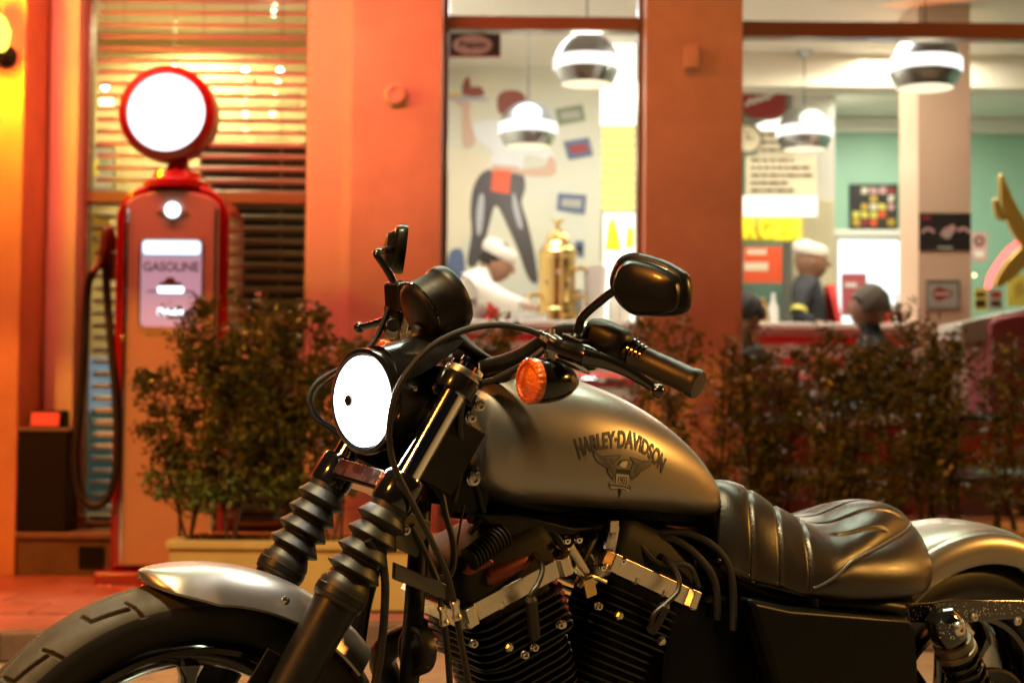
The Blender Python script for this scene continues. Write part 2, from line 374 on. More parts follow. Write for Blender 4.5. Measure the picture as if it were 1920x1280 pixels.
# plinth and ledge under the first window
zl_ = Z(1014, 7.12)
dp(box_xyz(X(41, 7.04) + .002, X(238, 7.12), 7.06, YF + .04, PZ, zl_), 'plinth', 'plinth_stone', bevel=.006)
dp(box_xyz(X(41, 7.04) + .002, X(238, 7.12), 7.02, YF + .03, zl_ + .001, zl_ + .028), 'ledge', 'plinth_stone', bevel=.006)
dp(box_xyz(X(238, 7.12) + .001, FXS['jr'], 7.2, YF + .03, PZ, zl_), 'plinth', 'facade_paint', bevel=.006)
vx0, vx1 = X(160, 7.05), X(206, 7.05)
vent = dp(box_xyz(vx0, vx1, 7.045, 7.058, Z(1072, 7.05), Z(1031, 7.05)), 'plinth_vent', 'bin_black')
# windows: frames, rails, panes
def window(x0, x1, z0, z1, rails, fr=.035, name='window'):
    w = MB()
    w.span((x0, YG - .04, z0), (x0 + fr, YG + .05, z1)); w.span((x1 - fr, YG - .04, z0), (x1, YG + .05, z1)); w.span((x0 + fr, YG - .04, z0), (x1 - fr, YG + .05, z0 + fr)); w.span((x0 + fr, YG - .04, z1 - fr), (x1 - fr, YG + .05, z1))
    o = dp(w, 'window', 'window_frame', bevel=.003)
    zs = [z0 + fr] + [r for ab in rails for r in ab] + [z1 - fr]
    for a, b in rails: MB().span((x0 + fr, YG - .05, a), (x1 - fr, YG + .05, b)).build('window_rail', 'window_frame', o, bevel=.004)
    for a, b in zip(zs[::2], zs[1::2]): MB().span((x0 + fr + .001, YG - .003, a + .001), (x1 - fr - .001, YG + .003, b - .001)).build('pane', 'glass_pane', o)
    return o
window(FXS['win1a'] + .001, FXS['win1b'] - .001, zl_ + .03, 3.049, [(Z(388, YG), Z(369, YG))], .018)
window(FXS['p1b'] + .001, FXS['p2a'] - .001, PZ + .26, 3.049, [(Z(60, YG), Z(35, YG))], .022)
window(FXS['p2b'] + .001, 3.899, PZ + .26, 3.049, [(Z(69, YG), Z(40, YG))], .016)
dp(box_xyz(FXS['p1b'] + .001, FXS['p2a'] - .001, YF + .06, YG + .1, PZ, PZ + .259), 'sill_wall', 'facade_paint')
dp(box_xyz(FXS['p2b'] + .001, 3.899, YF + .06, YG + .1, PZ, PZ + .259), 'sill_wall', 'facade_paint')
# disc and box fixed to the pillars
dd = MB().lathe([(.052, 0), (.052, .018), (.046, .026), (.030, .028), (.028, .022), (.0005, .022)], (X(739, YF), YF - .001, Z(180, YF)), (0, -1, 0), 32)
tag(dd.build('wall_bell', 'facade_paint'), 'round painted disc fixed to the pillar left of the mural window', 'bell')
tag(box_xyz(X(1281, YF), X(1307, YF), YF - .05, YF - .001, Z(128, YF), Z(84, YF)).build('junction_box', 'facade_paint', bevel=.006), 'small square box fixed high on the pillar between the big windows', 'box')
# awning over the pavement, just above the view: it keeps the street lamp off the upper wall
aw = thing('awning', 'red cloth awning stretched out over the pavement above the windows', 'awning', (0, YF, 3.8))
am = MB(); rows = []
for f in np.linspace(0, 1, 12): rows.append([(x, YF - .01 - f * 2.75, 3.85 - 1.51 * f - .05 * math.sin(f * math.pi)) for x in np.linspace(-6.4, 6.4, 9)])
am.grid(rows); am.build('awning_cloth', mat('awning_cloth', (.35, .05, .04), .9), aw, fix=False)
MB().tube([(-6.4, YF - 2.77, 2.345), (6.4, YF - 2.77, 2.345)], .025, 10).build('awning_bar', 'iron_black', aw)

# rooms behind the glass
FZ = 0.30
def struct(mb, name, m, **k): return tag(mb.build(name, m, **k), kind='structure')
ROOM = dict(x0=-3.4, x1=4.4, y1=12.4)
struct(box_xyz(-3.5, 4.5, YG + .151, 12.6, PZ - .05, FZ), 'interior_floor', 'inner_floor')
CZ = 3.22
struct(box_xyz(-3.5, 4.5, YG + .151, 12.6, CZ, CZ + .1), 'interior_ceiling', 'ceiling_white')
struct(box_xyz(X(1330, 12.4), 4.5, 12.4, 12.55, FZ, CZ), 'interior_back_wall', 'teal_wall')
struct(box_xyz(4.4, 4.5, YG + .15, 12.4, FZ, CZ), 'interior_side_wall', 'teal_wall')
YM = 10.6
px_ = X(760, 8.4)
struct(box_xyz(px_ - .06, px_, YG + .151, YM, FZ, CZ), 'interior_partition', 'inner_wall')
struct(box_xyz(-3.5, -3.4, YG + .151, 12.5, FZ, CZ), 'interior_side_wall', 'olive_room')
struct(box_xyz(-3.4, px_ - .061, 9.7, 9.8, FZ, CZ), 'interior_back_wall', 'olive_room')
struct(box_xyz(px_, X(1127, YM), YM, YM + .1, FZ, CZ), 'interior_mural_wall', 'mural_paper')
struct(box_xyz(X(1127, YM) + .001, X(1330, 12.4) + .1, YM + .9, YM + 1.0, FZ, CZ), 'interior_back_wall', 'inner_wall')
struct(box_xyz(X(1300, 10.2), 4.399, 10.1, 10.35, 3.0, CZ), 'ceiling_beam', 'beam_white', bevel=.01)
struct(box_xyz(X(1300, 11.6), 4.399, 12.3, 12.399, CZ - .12, CZ), 'cornice', 'ceiling_white', bevel=.02)
colm = struct(box_xyz(X(1721, 8.8), X(1821, 8.8), 8.8, 9.22, FZ, CZ), 'interior_column', 'column_pink', bevel=.006)
# tiled pier by the counter
xt0, xt1 = X(1488, 11.3), X(1566, 11.3)
pier = struct(box_xyz(xt0, xt1, 11.32, 11.8, FZ, CZ), 'tiled_pier', 'sign_white')
tm = MB(); nT = 0
tw = (xt1 - xt0) / 7
for i in range(7):
    for j in range(int((2.45 - 1.2) / tw)):
        tm.box((xt0 + tw * (i + .5), 11.316, 1.2 + tw * (j + .5)), (tw - .006, .012, tw - .006))
tag(tm.build('tile', 'tile_cream', pier), kind='stuff')
# lights of the rooms (ceiling fittings, one added fill)
lamp('kitchen_ceiling_light', 'AREA', (X(1560, 10.4), 9.5, 3.1), 20, (1, .92, .70), None, .9)
lamp('dining_ceiling_light', 'AREA', (2.6, 9.6, 3.18), 28, (1, .90, .72), None, 1.2)
lamp('dining_far_light', 'AREA', (2.9, 11.3, 3.15), 30, (1, .95, .80), None, 1.0)
lamp('window_side_fill', 'AREA', (1.6, 8.2, 3.15), 18, (1, .92, .80), None, .8)  # added fill to brighten the counter front, no fitting of its own
lamp('mural_ceiling_light', 'AREA', (.05, 9.0, 3.16), 34, (.96, .98, 1.0), None, 1.0)
lamp('blind_room_light', 'AREA', (-2.0, 9.25, 3.1), 46, (1, .84, .46), None, .8)

# ================================================================== the motorcycle (own metres: x forward, y to its left, z up)
bike = thing('motorcycle', 'silver tanked cruiser motorcycle with lit round headlight parked in front of the planters', 'motorcycle')
bike.matrix_world = BIKE_M
A3 = np.array
AXP = A3([1.632, 0, 0]); AXD = A3([-0.5, 0, math.cos(rad(30))]); FWD = A3([math.cos(rad(30)), 0, 0.5])
def FK(t, side=0.0, off=0.06): return AXP + AXD * t + FWD * off + A3([0, side, 0])
FS = 0.101; AXLE = A3([1.510, 0, 0.331])
def part(mb, name, m, parent=bike, **k): return mb.build(name, m, parent, **k)
def mir(V): return [A3([p[0], -p[1], p[2]]) for p in V]

# ---- front wheel
fwheel = part(MB().lathe([(.2475, .040), (.2475, .036), (.238, .034), (.232, .020), (.226, .012), (.226, -.012), (.232, -.020), (.238, -.034), (.2475, -.036), (.2475, -.040), (.240, -.041), (.218, -.016), (.214, 0), (.218, .016), (.240, .041), (.2475, .040)], AXLE, (0, 1, 0), 96, cap=False), 'front_wheel', 'gloss_black')
rows = []; NA, NL = 1900, 190
ang = np.linspace(0, 2 * math.pi, NA, endpoint=False); q = np.linspace(-1, 1, NL)
# tyre section: q in -1..1 from right bead over the crown to the left bead
def tyre_prof(q, w=0.051, R=0.331, rb=0.246):
    a = np.abs(q); sgn = np.sign(q)
    th = a * math.pi * 0.90
    y = w * np.sin(np.minimum(th, math.pi * .93)) ** 0.92 * sgn
    r = rb + (R - rb) * (0.5 + 0.5 * np.cos(np.minimum(a * math.pi, math.pi))) ** 0.62
    return y, r
_q = np.linspace(-1, 1, 4000); _y, _r = tyre_prof(_q); _s = np.concatenate([[0], np.cumsum(np.hypot(np.diff(_y), np.diff(_r)))])
q = np.interp(np.linspace(0, _s[-1], NL), _s, _q); yq, rq = tyre_prof(q)      # even steps along the section
ss = np.concatenate([[0], np.cumsum(np.hypot(np.diff(yq), np.diff(rq)))]); ss -= np.interp(0, q, ss)   # arc length from the crown
GA, GS = np.meshgrid(ang, ss, indexing='ij')
depth = np.zeros_like(GA)
def groove(a0, s0, a1, s1, w):          # straight groove between two points in (arc metres, section metres), repeated
    global depth
    per = 2 * math.pi * 0.331 / 17
    X = (GA * 0.331) % per
    for k in (-1, 0, 1):
        dx, dy = a1 - a0, s1 - s0; L2 = dx * dx + dy * dy
        t = np.clip(((X + k * per - a0) * dx + (GS - s0) * dy) / L2, 0, 1)
        d = np.hypot(X + k * per - a0 - t * dx, GS - s0 - t * dy)
        depth = np.maximum(depth, np.clip((w - d) / (w * 0.6), 0, 1))
for sg, sh in ((1, 0.0), (-1, 0.07)):
    groove(sh + .000, sg * .014, sh + .004, sg * .034, .0040); groove(sh + .004, sg * .034, sh + .064, sg * .042, .0040); groove(sh + .058, sg * .028, sh + .070, sg * .057, .003)
per = 2 * math.pi * 0.331 / 17
groove(0, .004, per * .5, -.003, .0024); groove(per * .5, -.003, per, .004, .0024)
ty_, tr_ = np.gradient(yq), np.gradient(rq); tl = np.hypot(ty_, tr_); ny, nr = -tr_ / tl, ty_ / tl      # outward normal of the section
RR = rq[None, :] - 0.006 * depth * nr[None, :]; YY = yq[None, :] - 0.006 * depth * ny[None, :]
P = np.stack([AXLE[0] + RR * np.cos(GA), YY, AXLE[2] + RR * np.sin(GA)], -1)
i0, i1 = int(np.argmin(abs(ss + .058))), int(np.argmin(abs(ss - .058)))
part(MB().grid(P[:, i0:i1 + 1].tolist(), False, True), 'tyre_tread', 'tyre_rubber', fwheel, smooth=179)
tm_ = MB().grid(P[::5, :i0 + 1].tolist(), False, True).grid(P[::5, i1:].tolist(), False, True)
part(tm_, 'tyre', 'side_rubber', fwheel, smooth=50)
hub = MB().lathe([(.020, .066), (.032, .066), (.034, .050), (.028, .040), (.028, -.040), (.034, -.050), (.032, -.066), (.020, -.066)], AXLE, (0, 1, 0), 32)
part(hub, 'hub', 'gloss_black', fwheel)
for k in range(9):
    a = 2 * math.pi * k / 9 + 0.22; d = A3([math.cos(a), 0, math.sin(a)])
    t = A3([-d[2], 0, d[0]]); mb = MB(); rows = []
    for r_, hw, hy in ((.026, .016, .026), (.06, .011, .020), (.15, .009, .015), (.20, .011, .014), (.222, .020, .015)):
        rows.append([AXLE + d * r_ + t * hw * c + A3([0, hy * s, 0]) for c, s in ((1, .6), (.6, 1), (-.6, 1), (-1, .6), (-1, -.6), (-.6, -1), (.6, -1), (1, -.6))])
    part(mb.grid(rows, True, False, True, True), 'spoke', 'gloss_black', fwheel)
part(MB().lathe([(.146, -.062), (.146, -.057), (.085, -.057), (.085, -.062), (.146, -.062)], AXLE, (0, 1, 0), 64, cap=False), 'brake_disc', 'brushed_steel', fwheel)
part(MB().tube([AXLE + A3([-.205, .0395, .06]), AXLE + A3([-.208, .0395, .085])], .004, 8), 'wheel_weight', 'brushed_steel', fwheel)
part(MB().lathe([(.004, -.125), (.011, -.125), (.011, .125), (.004, .125)], AXLE, (0, 1, 0), 16), 'axle', 'brushed_steel')

# ---- front fork
for sgn in (1, -1):
    s = FS * sgn
    t0, t1, t2, t3 = 0.322, 0.861, 1.062, 0.707
    sl = MB().lathe([(.018, 0), (.026, .006), (.028, .03), (.0275, .25), (.030, .30), (.0315, t3 - t0 - .035), (.0325, t3 - t0 - .012), (.0325, t3 - t0)], FK(t0, s), AXD, 28)
    sl.box(FK(.60, s) + FWD * -.03 + A3([0, -sgn * .01, 0]), (.012, .03, .05), rotm((0, 1, 0), rad(-30)))
    slider = part(sl, 'fork_slider', 'satin_black')
    part(MB().lathe([(.0195, 0), (.0195, t2 - t3 + .03)], FK(t3 - .02, s), AXD, 40), 'fork_tube', 'chrome')
    n = 4; L = t1 - t3
    prof = [(.0345, -.002), (.0365, .002), (.0365, .024), (.0350, .028), (.029, .040)]
    z0 = .038; pitch = (L - z0 - .010) / n
    for k in range(n):
        sc = 1 - 0.02 * k
        prof += [(.0272, z0 + pitch * (k + .02)), (.0285, z0 + pitch * (k + .10)), (.0392 * sc, z0 + pitch * (k + .30)), (.0402 * sc, z0 + pitch * (k + .36)), (.0396 * sc, z0 + pitch * (k + .43)), (.0290, z0 + pitch * (k + .94))]
    prof += [(.028, L - .012), (.029, L), (.024, L + .001)]
    gt = part(MB().lathe(prof, FK(t3, s), AXD, 40), 'fork_gaiter', 'rubber', smooth=28)
    part(MB().lathe([(.0355, .004), (.0375, .006), (.0375, .016), (.0355, .018)], FK(t3, s), AXD, 40, cap=False), 'gaiter_band', 'satin_black', gt)
    part(MB().lathe([(.021, -.004), (.030, 0), (.0315, .006), (.0315, .040), (.028, .047), (.0200, .0485)], FK(t1 - .002, s), AXD, 32), 'fork_cover', 'gloss_black', smooth=40)
    cap = MB().lathe([(.0255, 0), (.0255, .010), (.022, .014), (.019, .020), (.010, .022)], FK(t2 + .014, s), AXD, 24)
    part(cap, 'fork_cap', 'chrome')
    part(MB().lathe([(.0275, -.020), (.0285, -.016), (.0285, .012), (.027, .015)], FK(t2, s), AXD, 28), 'fork_clamp', 'black_paint')
    part(MB().lathe([(.0288, 0), (.0292, .002), (.0292, .008), (.0288, .010)], FK(t2 + .006, s), AXD, 28, cap=False), 'clamp_ring', 'brushed_steel')
lc = MB()
R30 = rotm((0, 1, 0), rad(-30))
lc.box(FK(.886, 0, .056), (.044, .150, .030), R30); lc.box(FK(.886, 0, .02), (.07, .09, .026), R30)
part(lc, 'lower_triple_clamp', 'gloss_black', bevel=.004)
part(MB().box(FK(.888, 0, .0795), (.003, .142, .024), R30), 'clamp_trim', 'brushed_steel', bevel=.001)
uc = MB(); uc.box(FK(1.062, 0, .052), (.05, .165, .026), R30); uc.box(FK(1.062, 0, .01), (.08, .10, .024), R30)
part(uc, 'upper_triple_clamp', 'black_paint', bevel=.004)
part(MB().lathe([(.034, 0), (.034, .02), (.030, .03), (.030, .11), (.034, .12), (.034, .145)], AXP + AXD * .902, AXD, 32), 'steering_head', 'black_paint')

# ---- headlight
HC = B(688, 752, 0.004)
XF = nrm(A3([math.cos(rad(11)), math.sin(rad(11)), -0.02]))
bk = MB().lathe([(0.0106, -0.1018), (0.0310, -0.0974), (0.0513, -0.0841), (0.0655, -0.0602), (0.0721, -0.0310), (0.0739, -0.0106), (0.0739, -0.0035)], HC, XF, 48)
hl = part(bk, 'headlight', 'satin_black', smooth=40)
part(MB().lathe([(0.0739, -0.0044), (0.0766, -0.0035), (0.0779, 0.0018), (0.0766, 0.0080), (0.0708, 0.0106), (0.0659, 0.0089), (0.0657, 0.0035)], HC, XF, 56, cap=False), 'headlight_bezel', 'black_paint', hl, smooth=40)
part(MB().lathe([(0.0659, 0.0035), (0.0620, 0.0124), (0.0531, 0.0195), (0.0398, 0.0257), (0.0248, 0.0296), (0.0089, 0.0314), (0.0004, 0.0316)], HC, XF, 48), 'headlight_lens', 'headlight_glow', hl, smooth=60)
part(MB().lathe([(0.0084, 0.0000), (0.0084, 0.0035), (0.0053, 0.0053), (0.0009, 0.0057)], HC + XF * .0312 + A3([0, 0, .002]), XF, 20), 'bulb_shield', 'satin_black', hl)
vis = MB(); rows = []                    # eyebrow plate running back from the top of the headlight to the clamp
for i in range(13):
    f = i / 12; x = HC[0] - .016 - .115 * f; rr = .0810 - .006 * f; zc = HC[2] + .036 * f; hw = rad(66 - 26 * f * f)
    rows.append([A3([x, rr * math.sin(a), zc + rr * math.cos(a)]) for a in np.linspace(-hw, hw, 17)] + [A3([x, (rr - .005) * math.sin(a), zc + (rr - .005) * math.cos(a)]) for a in np.linspace(hw, -hw, 17)])
part(vis.grid(rows, True, False, True, True), 'headlight_visor', 'black_paint', smooth=40)
for sgn in (1, -1):
    part(MB().prism([(-.03, -.045), (.055, -.05), (.07, -.01), (.05, .055), (-.03, .06)], AXP + AXD * .965 + A3([0, sgn * .078, 0]), FWD, AXD, (0, sgn * .005, 0)), 'headlight_bracket', 'satin_black', bevel=.002)

# ---- handlebar and what sits on it (the left half, then its mirror image)
bar_px = [(905, 690, .045), (945, 680, .085), (985, 664, .125), (1020, 640, .160), (1050, 624, .190), (1085, 622, .222), (1120, 636, .255), (1160, 655, .290), (1200, 673, .318), (1250, 695, .352)]
BAR = [B(*p) for p in bar_px]
BARS = spl(BAR, 6)
full = mir(BARS)[::-1] + [A3([BAR[0][0] - .004, 0, BAR[0][2]])] + BARS
part(MB().tube(full, .0130, 16), 'handlebar', 'satin_black')
GD = nrm(B(1308, 721, .396) - B(1190, 667, .310)); G0 = B(1186, 665, .306); G1 = B(1309, 722, .398)
def lefts(mb): return mb.v
def both(mb, name, m, parent=bike, **k):
    a = part(mb, name, m, parent, **k); b = MB(); b.v = [(p[0], -p[1], p[2]) for p in mb.v]; b.f = [tuple(reversed(f)) for f in mb.f]
    return a, part(b, name, m, parent, **k)
GL = np.linalg.norm(G1 - G0)
gr = MB().lathe([(.0155, 0), (.0195, .002), (.0195, .010), (.0175, .014), (.0180, .04), (.0183, GL * .5), (.0185, GL - .016), (.0200, GL - .012), (.0205, GL - .004), (.019, GL), (.001, GL + .001)], G0, GD, 28)
both(gr, 'grip', 'grip_rubber')
# switch housing: a rounded box round the bar
H0 = B(1140, 640, .272); uu, ww, _ = frame(GD)
rows = []
for h, r in ((-.034, .014), (-.030, .021), (-.018, .0245), (.012, .0255), (.024, .0235), (.031, .018), (.034, .012)):
    rows.append([H0 + GD * h + A3([0, 0, .002]) + r * (1.04 * np.sign(math.cos(a)) * abs(math.cos(a)) ** .8 * uu + 1.0 * np.sign(math.sin(a)) * abs(math.sin(a)) ** .8 * ww) for a in np.linspace(0, 2 * math.pi, 28, endpoint=False)])
sh = both(MB().grid(rows, True, False, True, True), 'switch_housing', 'satin_black', smooth=40)
for s_, sg in zip(sh, (1, -1)):
    pass
scr = B(1150, 634, .285)
part(MB().lathe([(.0065, 0), (.0065, .002), (.0042, .0022), (.0042, -.002), (.0005, -.002)], scr + A3([.004, .004, .0]), A3([.35, .78, .5]), 16), 'housing_screw', 'brushed_steel', sh[0])
for k in range(4):
    part(MB().lathe([(.0150, -.0022), (.0205 - k * .0012, -.001), (.0205 - k * .0012, .001), (.0150, .0022)], H0 + GD * (.040 + k * .0062), GD, 24), 'housing_ring', 'gloss_black', sh[0])
# clutch lever with its perch
pr = MB(); p0, p1, p2 = B(1030, 642, .225), B(1075, 664, .262), B(1108, 672, .285)
pd = nrm(p2 - p0); pn = nrm(np.cross(pd, A3([0, 0, 1])))
pr.tube(spl([B(1034, 640, .235), B(1062, 655, .258), B(1100, 668, .290), B(1122, 684, .305)], 5), [.012] * 4 + [.0145] * 5 + [.0155] * 5 + [.012, .010], 14)
pr.box(B(1085, 646, .262), (.040, .034, .022), np.stack([pn, pd, A3([0, 0, 1])], 1))
perch = both(pr, 'lever_perch', 'black_paint', bevel=.002)
lv = MB(); LP = [B(1095, 668, .312), B(1130, 676, .330), B(1165, 690, .350), B(1200, 710, .370), B(1234, 733, .392)]
LP = spl(LP, 6); n = len(LP); rows = []
for i, p in enumerate(LP):
    f = i / (n - 1); hw = .0125 * (1 - f) + .0060 * f; ht = .0075 * (1 - f) + .0042 * f
    d = nrm(LP[min(i + 1, n - 1)] - LP[max(i - 1, 0)]); a = nrm(np.cross(d, A3([0.25, 0, 1]))); b = np.cross(a, d)
    rows.append([p + hw * math.cos(t) * b + ht * math.sin(t) * a for t in np.linspace(0, 2 * math.pi, 14, endpoint=False)])
lv.grid(rows, True, False, True, True); lv.ball(LP[-1], .0098, 16, 12)
part(lv, 'lever', 'gloss_black')
LQ = spl([B(742, 596, -.262), B(722, 602, -.285), B(700, 608, -.310), B(674, 614, -.340)], 6); fl = MB().tube(LQ, list(np.linspace(.010, .0055, len(LQ))), 12); fl.ball(LQ[-1], .0098, 14, 10)
part(fl, 'lever', 'gloss_black')
part(MB().box(B(757, 556, -.255), (.050, .055, .052), rotm((0, 1, 0), .12)), 'brake_reservoir', 'black_paint', bevel=.008)
part(MB().box(B(748, 588, -.262), (.034, .05, .030)), 'reservoir_clamp', 'satin_black', bevel=.004)
part(MB().lathe([(.0050, 0), (.0068, .001), (.0068, .010), (.0056, .011), (.0056, .020), (.004, .021)], B(1032, 638, .232), B(1012, 626, .226) - B(1032, 638, .232), 14), 'cable_ferrule', 'brushed_steel')
part(MB().ball(B(1098, 618, .25), (.012, .013, .011), 16, 10), 'clamp_knob', 'brushed_steel', bike)

# ---- mirrors
MC = B(1225, 535, .36); MW = nrm(A3([-.42, .90, -.02])); MN = nrm(A3([.90, .42, .06])); MU = np.cross(MN, MW); MU = MU if MU[2] > 0 else -MU
outl = [(150, 590), (165, 500), (190, 410), (260, 265), (310, 205), (380, 155), (500, 120), (650, 135), (850, 187), (1050, 262), (1230, 360), (1340, 440), (1395, 530), (1420, 680), (1421, 830), (1405, 970), (1330, 1075), (1150, 1132), (900, 1150), (700, 1142), (520, 1118), (400, 1050), (290, 940), (210, 800), (165, 690)]
OUT = [BP(1130 + a / 8.533, 460 + b / 8.533, MC, MN) for a, b in outl]
OUT = spl(OUT, 3, True); MCc = sum(OUT) / len(OUT)
def ring(f, off, sh=0.0): return [MCc + (p - MCc) * f + MN * off + sh for p in OUT]
low = MW * .004 - MU * .006
mb = MB().grid([ring(.94, -.004), ring(.985, -.005), ring(1, -.001), ring(.998, .005), ring(.965, .011), ring(.90, .015, low * .2), ring(.86, .0155, low * .4), ring(.835, .0175, low * .7), ring(.80, .024, low), ring(.74, .0275, low), ring(.55, .0305, low), ring(.3, .032, low), ring(.05, .0325, low)], True, False, True, True)
m1, m2 = both(mb, 'mirror', 'mirror_black', smooth=30); m2.location = (0, 0, .042)
gl = MB(); gl.v = [tuple(p) for p in ring(.93, -.0052)]; gl.f = [tuple(range(len(OUT)))]
gl2 = MB(); gl2.v = [(p[0], -p[1], p[2]) for p in gl.v]; gl2.f = gl.f
part(gl, 'mirror_glass', 'mirror_glass', m1); part(gl2, 'mirror_glass', 'mirror_glass', m2)
st = MB().tube(spl([B(1079, 636, .262), B(1086, 610, .264), B(1096, 590, .268), B(1140, 553, .296), B(1162, 540, .312), B(1180, 537, .326) + MN * .018], 6), .0062, 12)
s1 = part(st, 'mirror_stem', 'black_paint')
mcf = MCc * A3([1, -1, 1]) + A3([0, 0, .042])
part(MB().tube(spl([B(741, 600, -.262), B(741, 560, -.262), B(738, 530, -.264), B(722, 500, -.272), B(706, 476, -.282), B(716, 471, -.292), mcf + A3([.028, .02, .0])], 5), .0062, 12), 'mirror_stem', 'black_paint')
m1s = MB().lathe([(.0120, -.006), (.0120, .004), (.008, .008)], B(1079, 636, .262), (0, 0, 1), 16); both(m1s, 'stem_nut', 'black_paint')

# ---- turn signals
TS = B(1000, 714, .22); TD = nrm(A3([1, 0.02, -.01]))
b1, b2 = both(MB().lathe([(.028, .002), (.0318, 0), (.0318, -.010), (.031, -.024), (.0280, -.040), (.022, -.056), (.013, -.068), (.006, -.073), (.0005, -.074)], TS, TD, 32), 'turn_signal', 'black_paint', smooth=45)
u_, w_, _ = frame(TD)
for sg, par in ((1, b1), (-1, b2)):
    c = TS * A3([1, sg, 1]); d = TD * A3([1, sg, 1])
    rows = []
    uu2, ww2, _ = frame(d)
    for r, h, rib in ((.0320, .000, 0), (.0320, .006, .0007), (.0302, .0095, .0009), (.0250, .0110, .0007), (.0243, .0085, 0), (.018, .0105, .0), (.009, .0125, 0), (.0005, .013, 0)):
        rows.append([c + d * h + (r + rib * math.cos(24 * a)) * (math.cos(a) * uu2 + math.sin(a) * ww2) for a in np.linspace(0, 2 * math.pi, 96, endpoint=False)])
    part(MB().grid(rows, True, False, True, True), 'signal_lens', 'amber_lens', par, smooth=25)
    stalk = MB().tube([c + d * -.028 + A3([0, -sg * .0, .026]), c + d * -.028 + A3([0, -sg * .004, .052]), c + d * -.030 + A3([0, -sg * .006, .072])], [.0062, .0055, .0055], 12)
    stalk.lathe([(.010, 0), (.010, .010)], c + d * -.028 + A3([0, 0, .032]), (0, 0, 1), 6)
    part(stalk, 'signal_stalk', 'brushed_steel', par)
    arm = MB().tube([c + d * -.040 + A3([0, -sg * .01, .036]), c + d * -.088 + A3([0, sg * .012, .018])], .0088, 14)
    part(arm, 'signal_arm', 'brushed_steel', par)

# ---- speedometer on its riser
SB, SD = B(781, 590, .0), None
SD = nrm(A3([-.80, 0, .42])); 
sp = part(MB().lathe([(.001, -.004), (.036, -.003), (.0440, .002), (.0470, .008), (.0475, .014), (.0470, .046), (.0500, .050), (.0510, .054), (.0510, .064), (.0485, .068), (.046, .066)], SB, SD, 56), 'speedometer', 'satin_black', smooth=40)
part(MB().lathe([(.0468, .0060), (.0486, .0064), (.0486, .0094), (.0470, .0098)], SB, SD, 56, cap=False), 'speedometer_rim', 'gloss_black', sp)
part(MB().lathe([(.046, .0655), (.0005, .0656)], SB, SD, 40), 'speedometer_dial', 'mirror_glass', sp)
ri = MB(); rows = []
for (u1, v1, l1), wx, wy in (((822, 618, .0), .040, .040), ((850, 645, .0), .038, .046), ((900, 676, .0), .033, .052), ((925, 690, .0), .030, .056), ((905, 720, 0.0), .030, .060)):
    c = B(u1, v1, l1); rows.append([c + A3([wx * math.cos(a), wy * math.sin(a), .006 * math.cos(a)]) for a in np.linspace(0, 2 * math.pi, 20, endpoint=False)])
part(ri.grid(rows, True, False, True, True), 'handlebar_riser', 'satin_black', smooth=50)

# ---- fuel tank
TX = A3([1.112, 1.104, 1.085, 1.055, 1.02, .97, .92, .86, .803, .747, .702, .662, .632, .612, .601, .597])
TW = A3([.020, .052, .086, .107, .117, .121, .122, .119, .112, .101, .089, .075, .060, .046, .030, .010])
TZ = A3([.885, .925, .949, .960, .963, .961, .955, .941, .921, .895, .868, .840, .813, .792, .777, .765])
TB = A3([.850, .810, .785, .770, .764, .760, .756, .751, .746, .741, .736, .732, .730, .733, .740, .752])
def tank_at(x): return np.interp(x, TX[::-1], TW[::-1]), np.interp(x, TX[::-1], TZ[::-1]), np.interp(x, TX[::-1], TB[::-1])
def tank_sec(w, zt, zb, n=56):
    zm = zb + (zt - zb) * .36; out = []
    for a in np.linspace(0, 2 * math.pi, n, endpoint=False):
        c, s = math.cos(a), math.sin(a)
        if s >= 0: e = 2.25; h = zt - zm
        else: e = 3.2; h = zm - zb
        out.append((w * np.sign(c) * abs(c) ** (2 / e), zm + h * np.sign(s) * abs(s) ** (2 / e)))
    return out
def tank_y(x, z):
    w, zt, zb = tank_at(x); zm = zb + (zt - zb) * .36
    if z >= zm: e, t = 2.25, (z - zm) / (zt - zm)
    else: e, t = 3.2, (zm - z) / (zm - zb)
    return w * max(0.0, 1 - min(1, abs(t)) ** e) ** (1 / e)
def cr(xs, ys, x):                       # smooth interpolation of the tank outline
    return np.interp(x, xs, ys)
par = np.linspace(0, len(TX) - 1, 91)
def sm(arr):
    P = [A3([a]) for a in arr]; o = spl(P, 6); return A3([p[0] for p in o])
TXs, TWs, TZs, TBs = sm(TX), sm(TW), sm(TZ), sm(TB)
TX, TW, TZ, TB = TXs, TWs, TZs, TBs
rows = [[(x, y, z) for y, z in tank_sec(w, zt, zb)] for x, w, zt, zb in zip(TX, TW, TZ, TB)]
tank = part(MB().grid(rows, True, False, True, True), 'fuel_tank', 'tank_paint', smooth=60)
fc = A3([.985, 0, .958]); part(MB().lathe([(.030, -.004), (.030, .008), (.027, .013), (.012, .015), (.0005, .015)], fc, (-.1, 0, 1), 32), 'filler_cap', 'gloss_black', tank)
part(MB().tube([A3([x, 0.0, z - .004]) for x, z in zip(np.linspace(1.08, .62, 30), [np.interp(x, TX[::-1], TB[::-1]) for x in np.linspace(1.08, .62, 30)])], .02, 10), 'tank_tunnel', 'satin_black', tank)

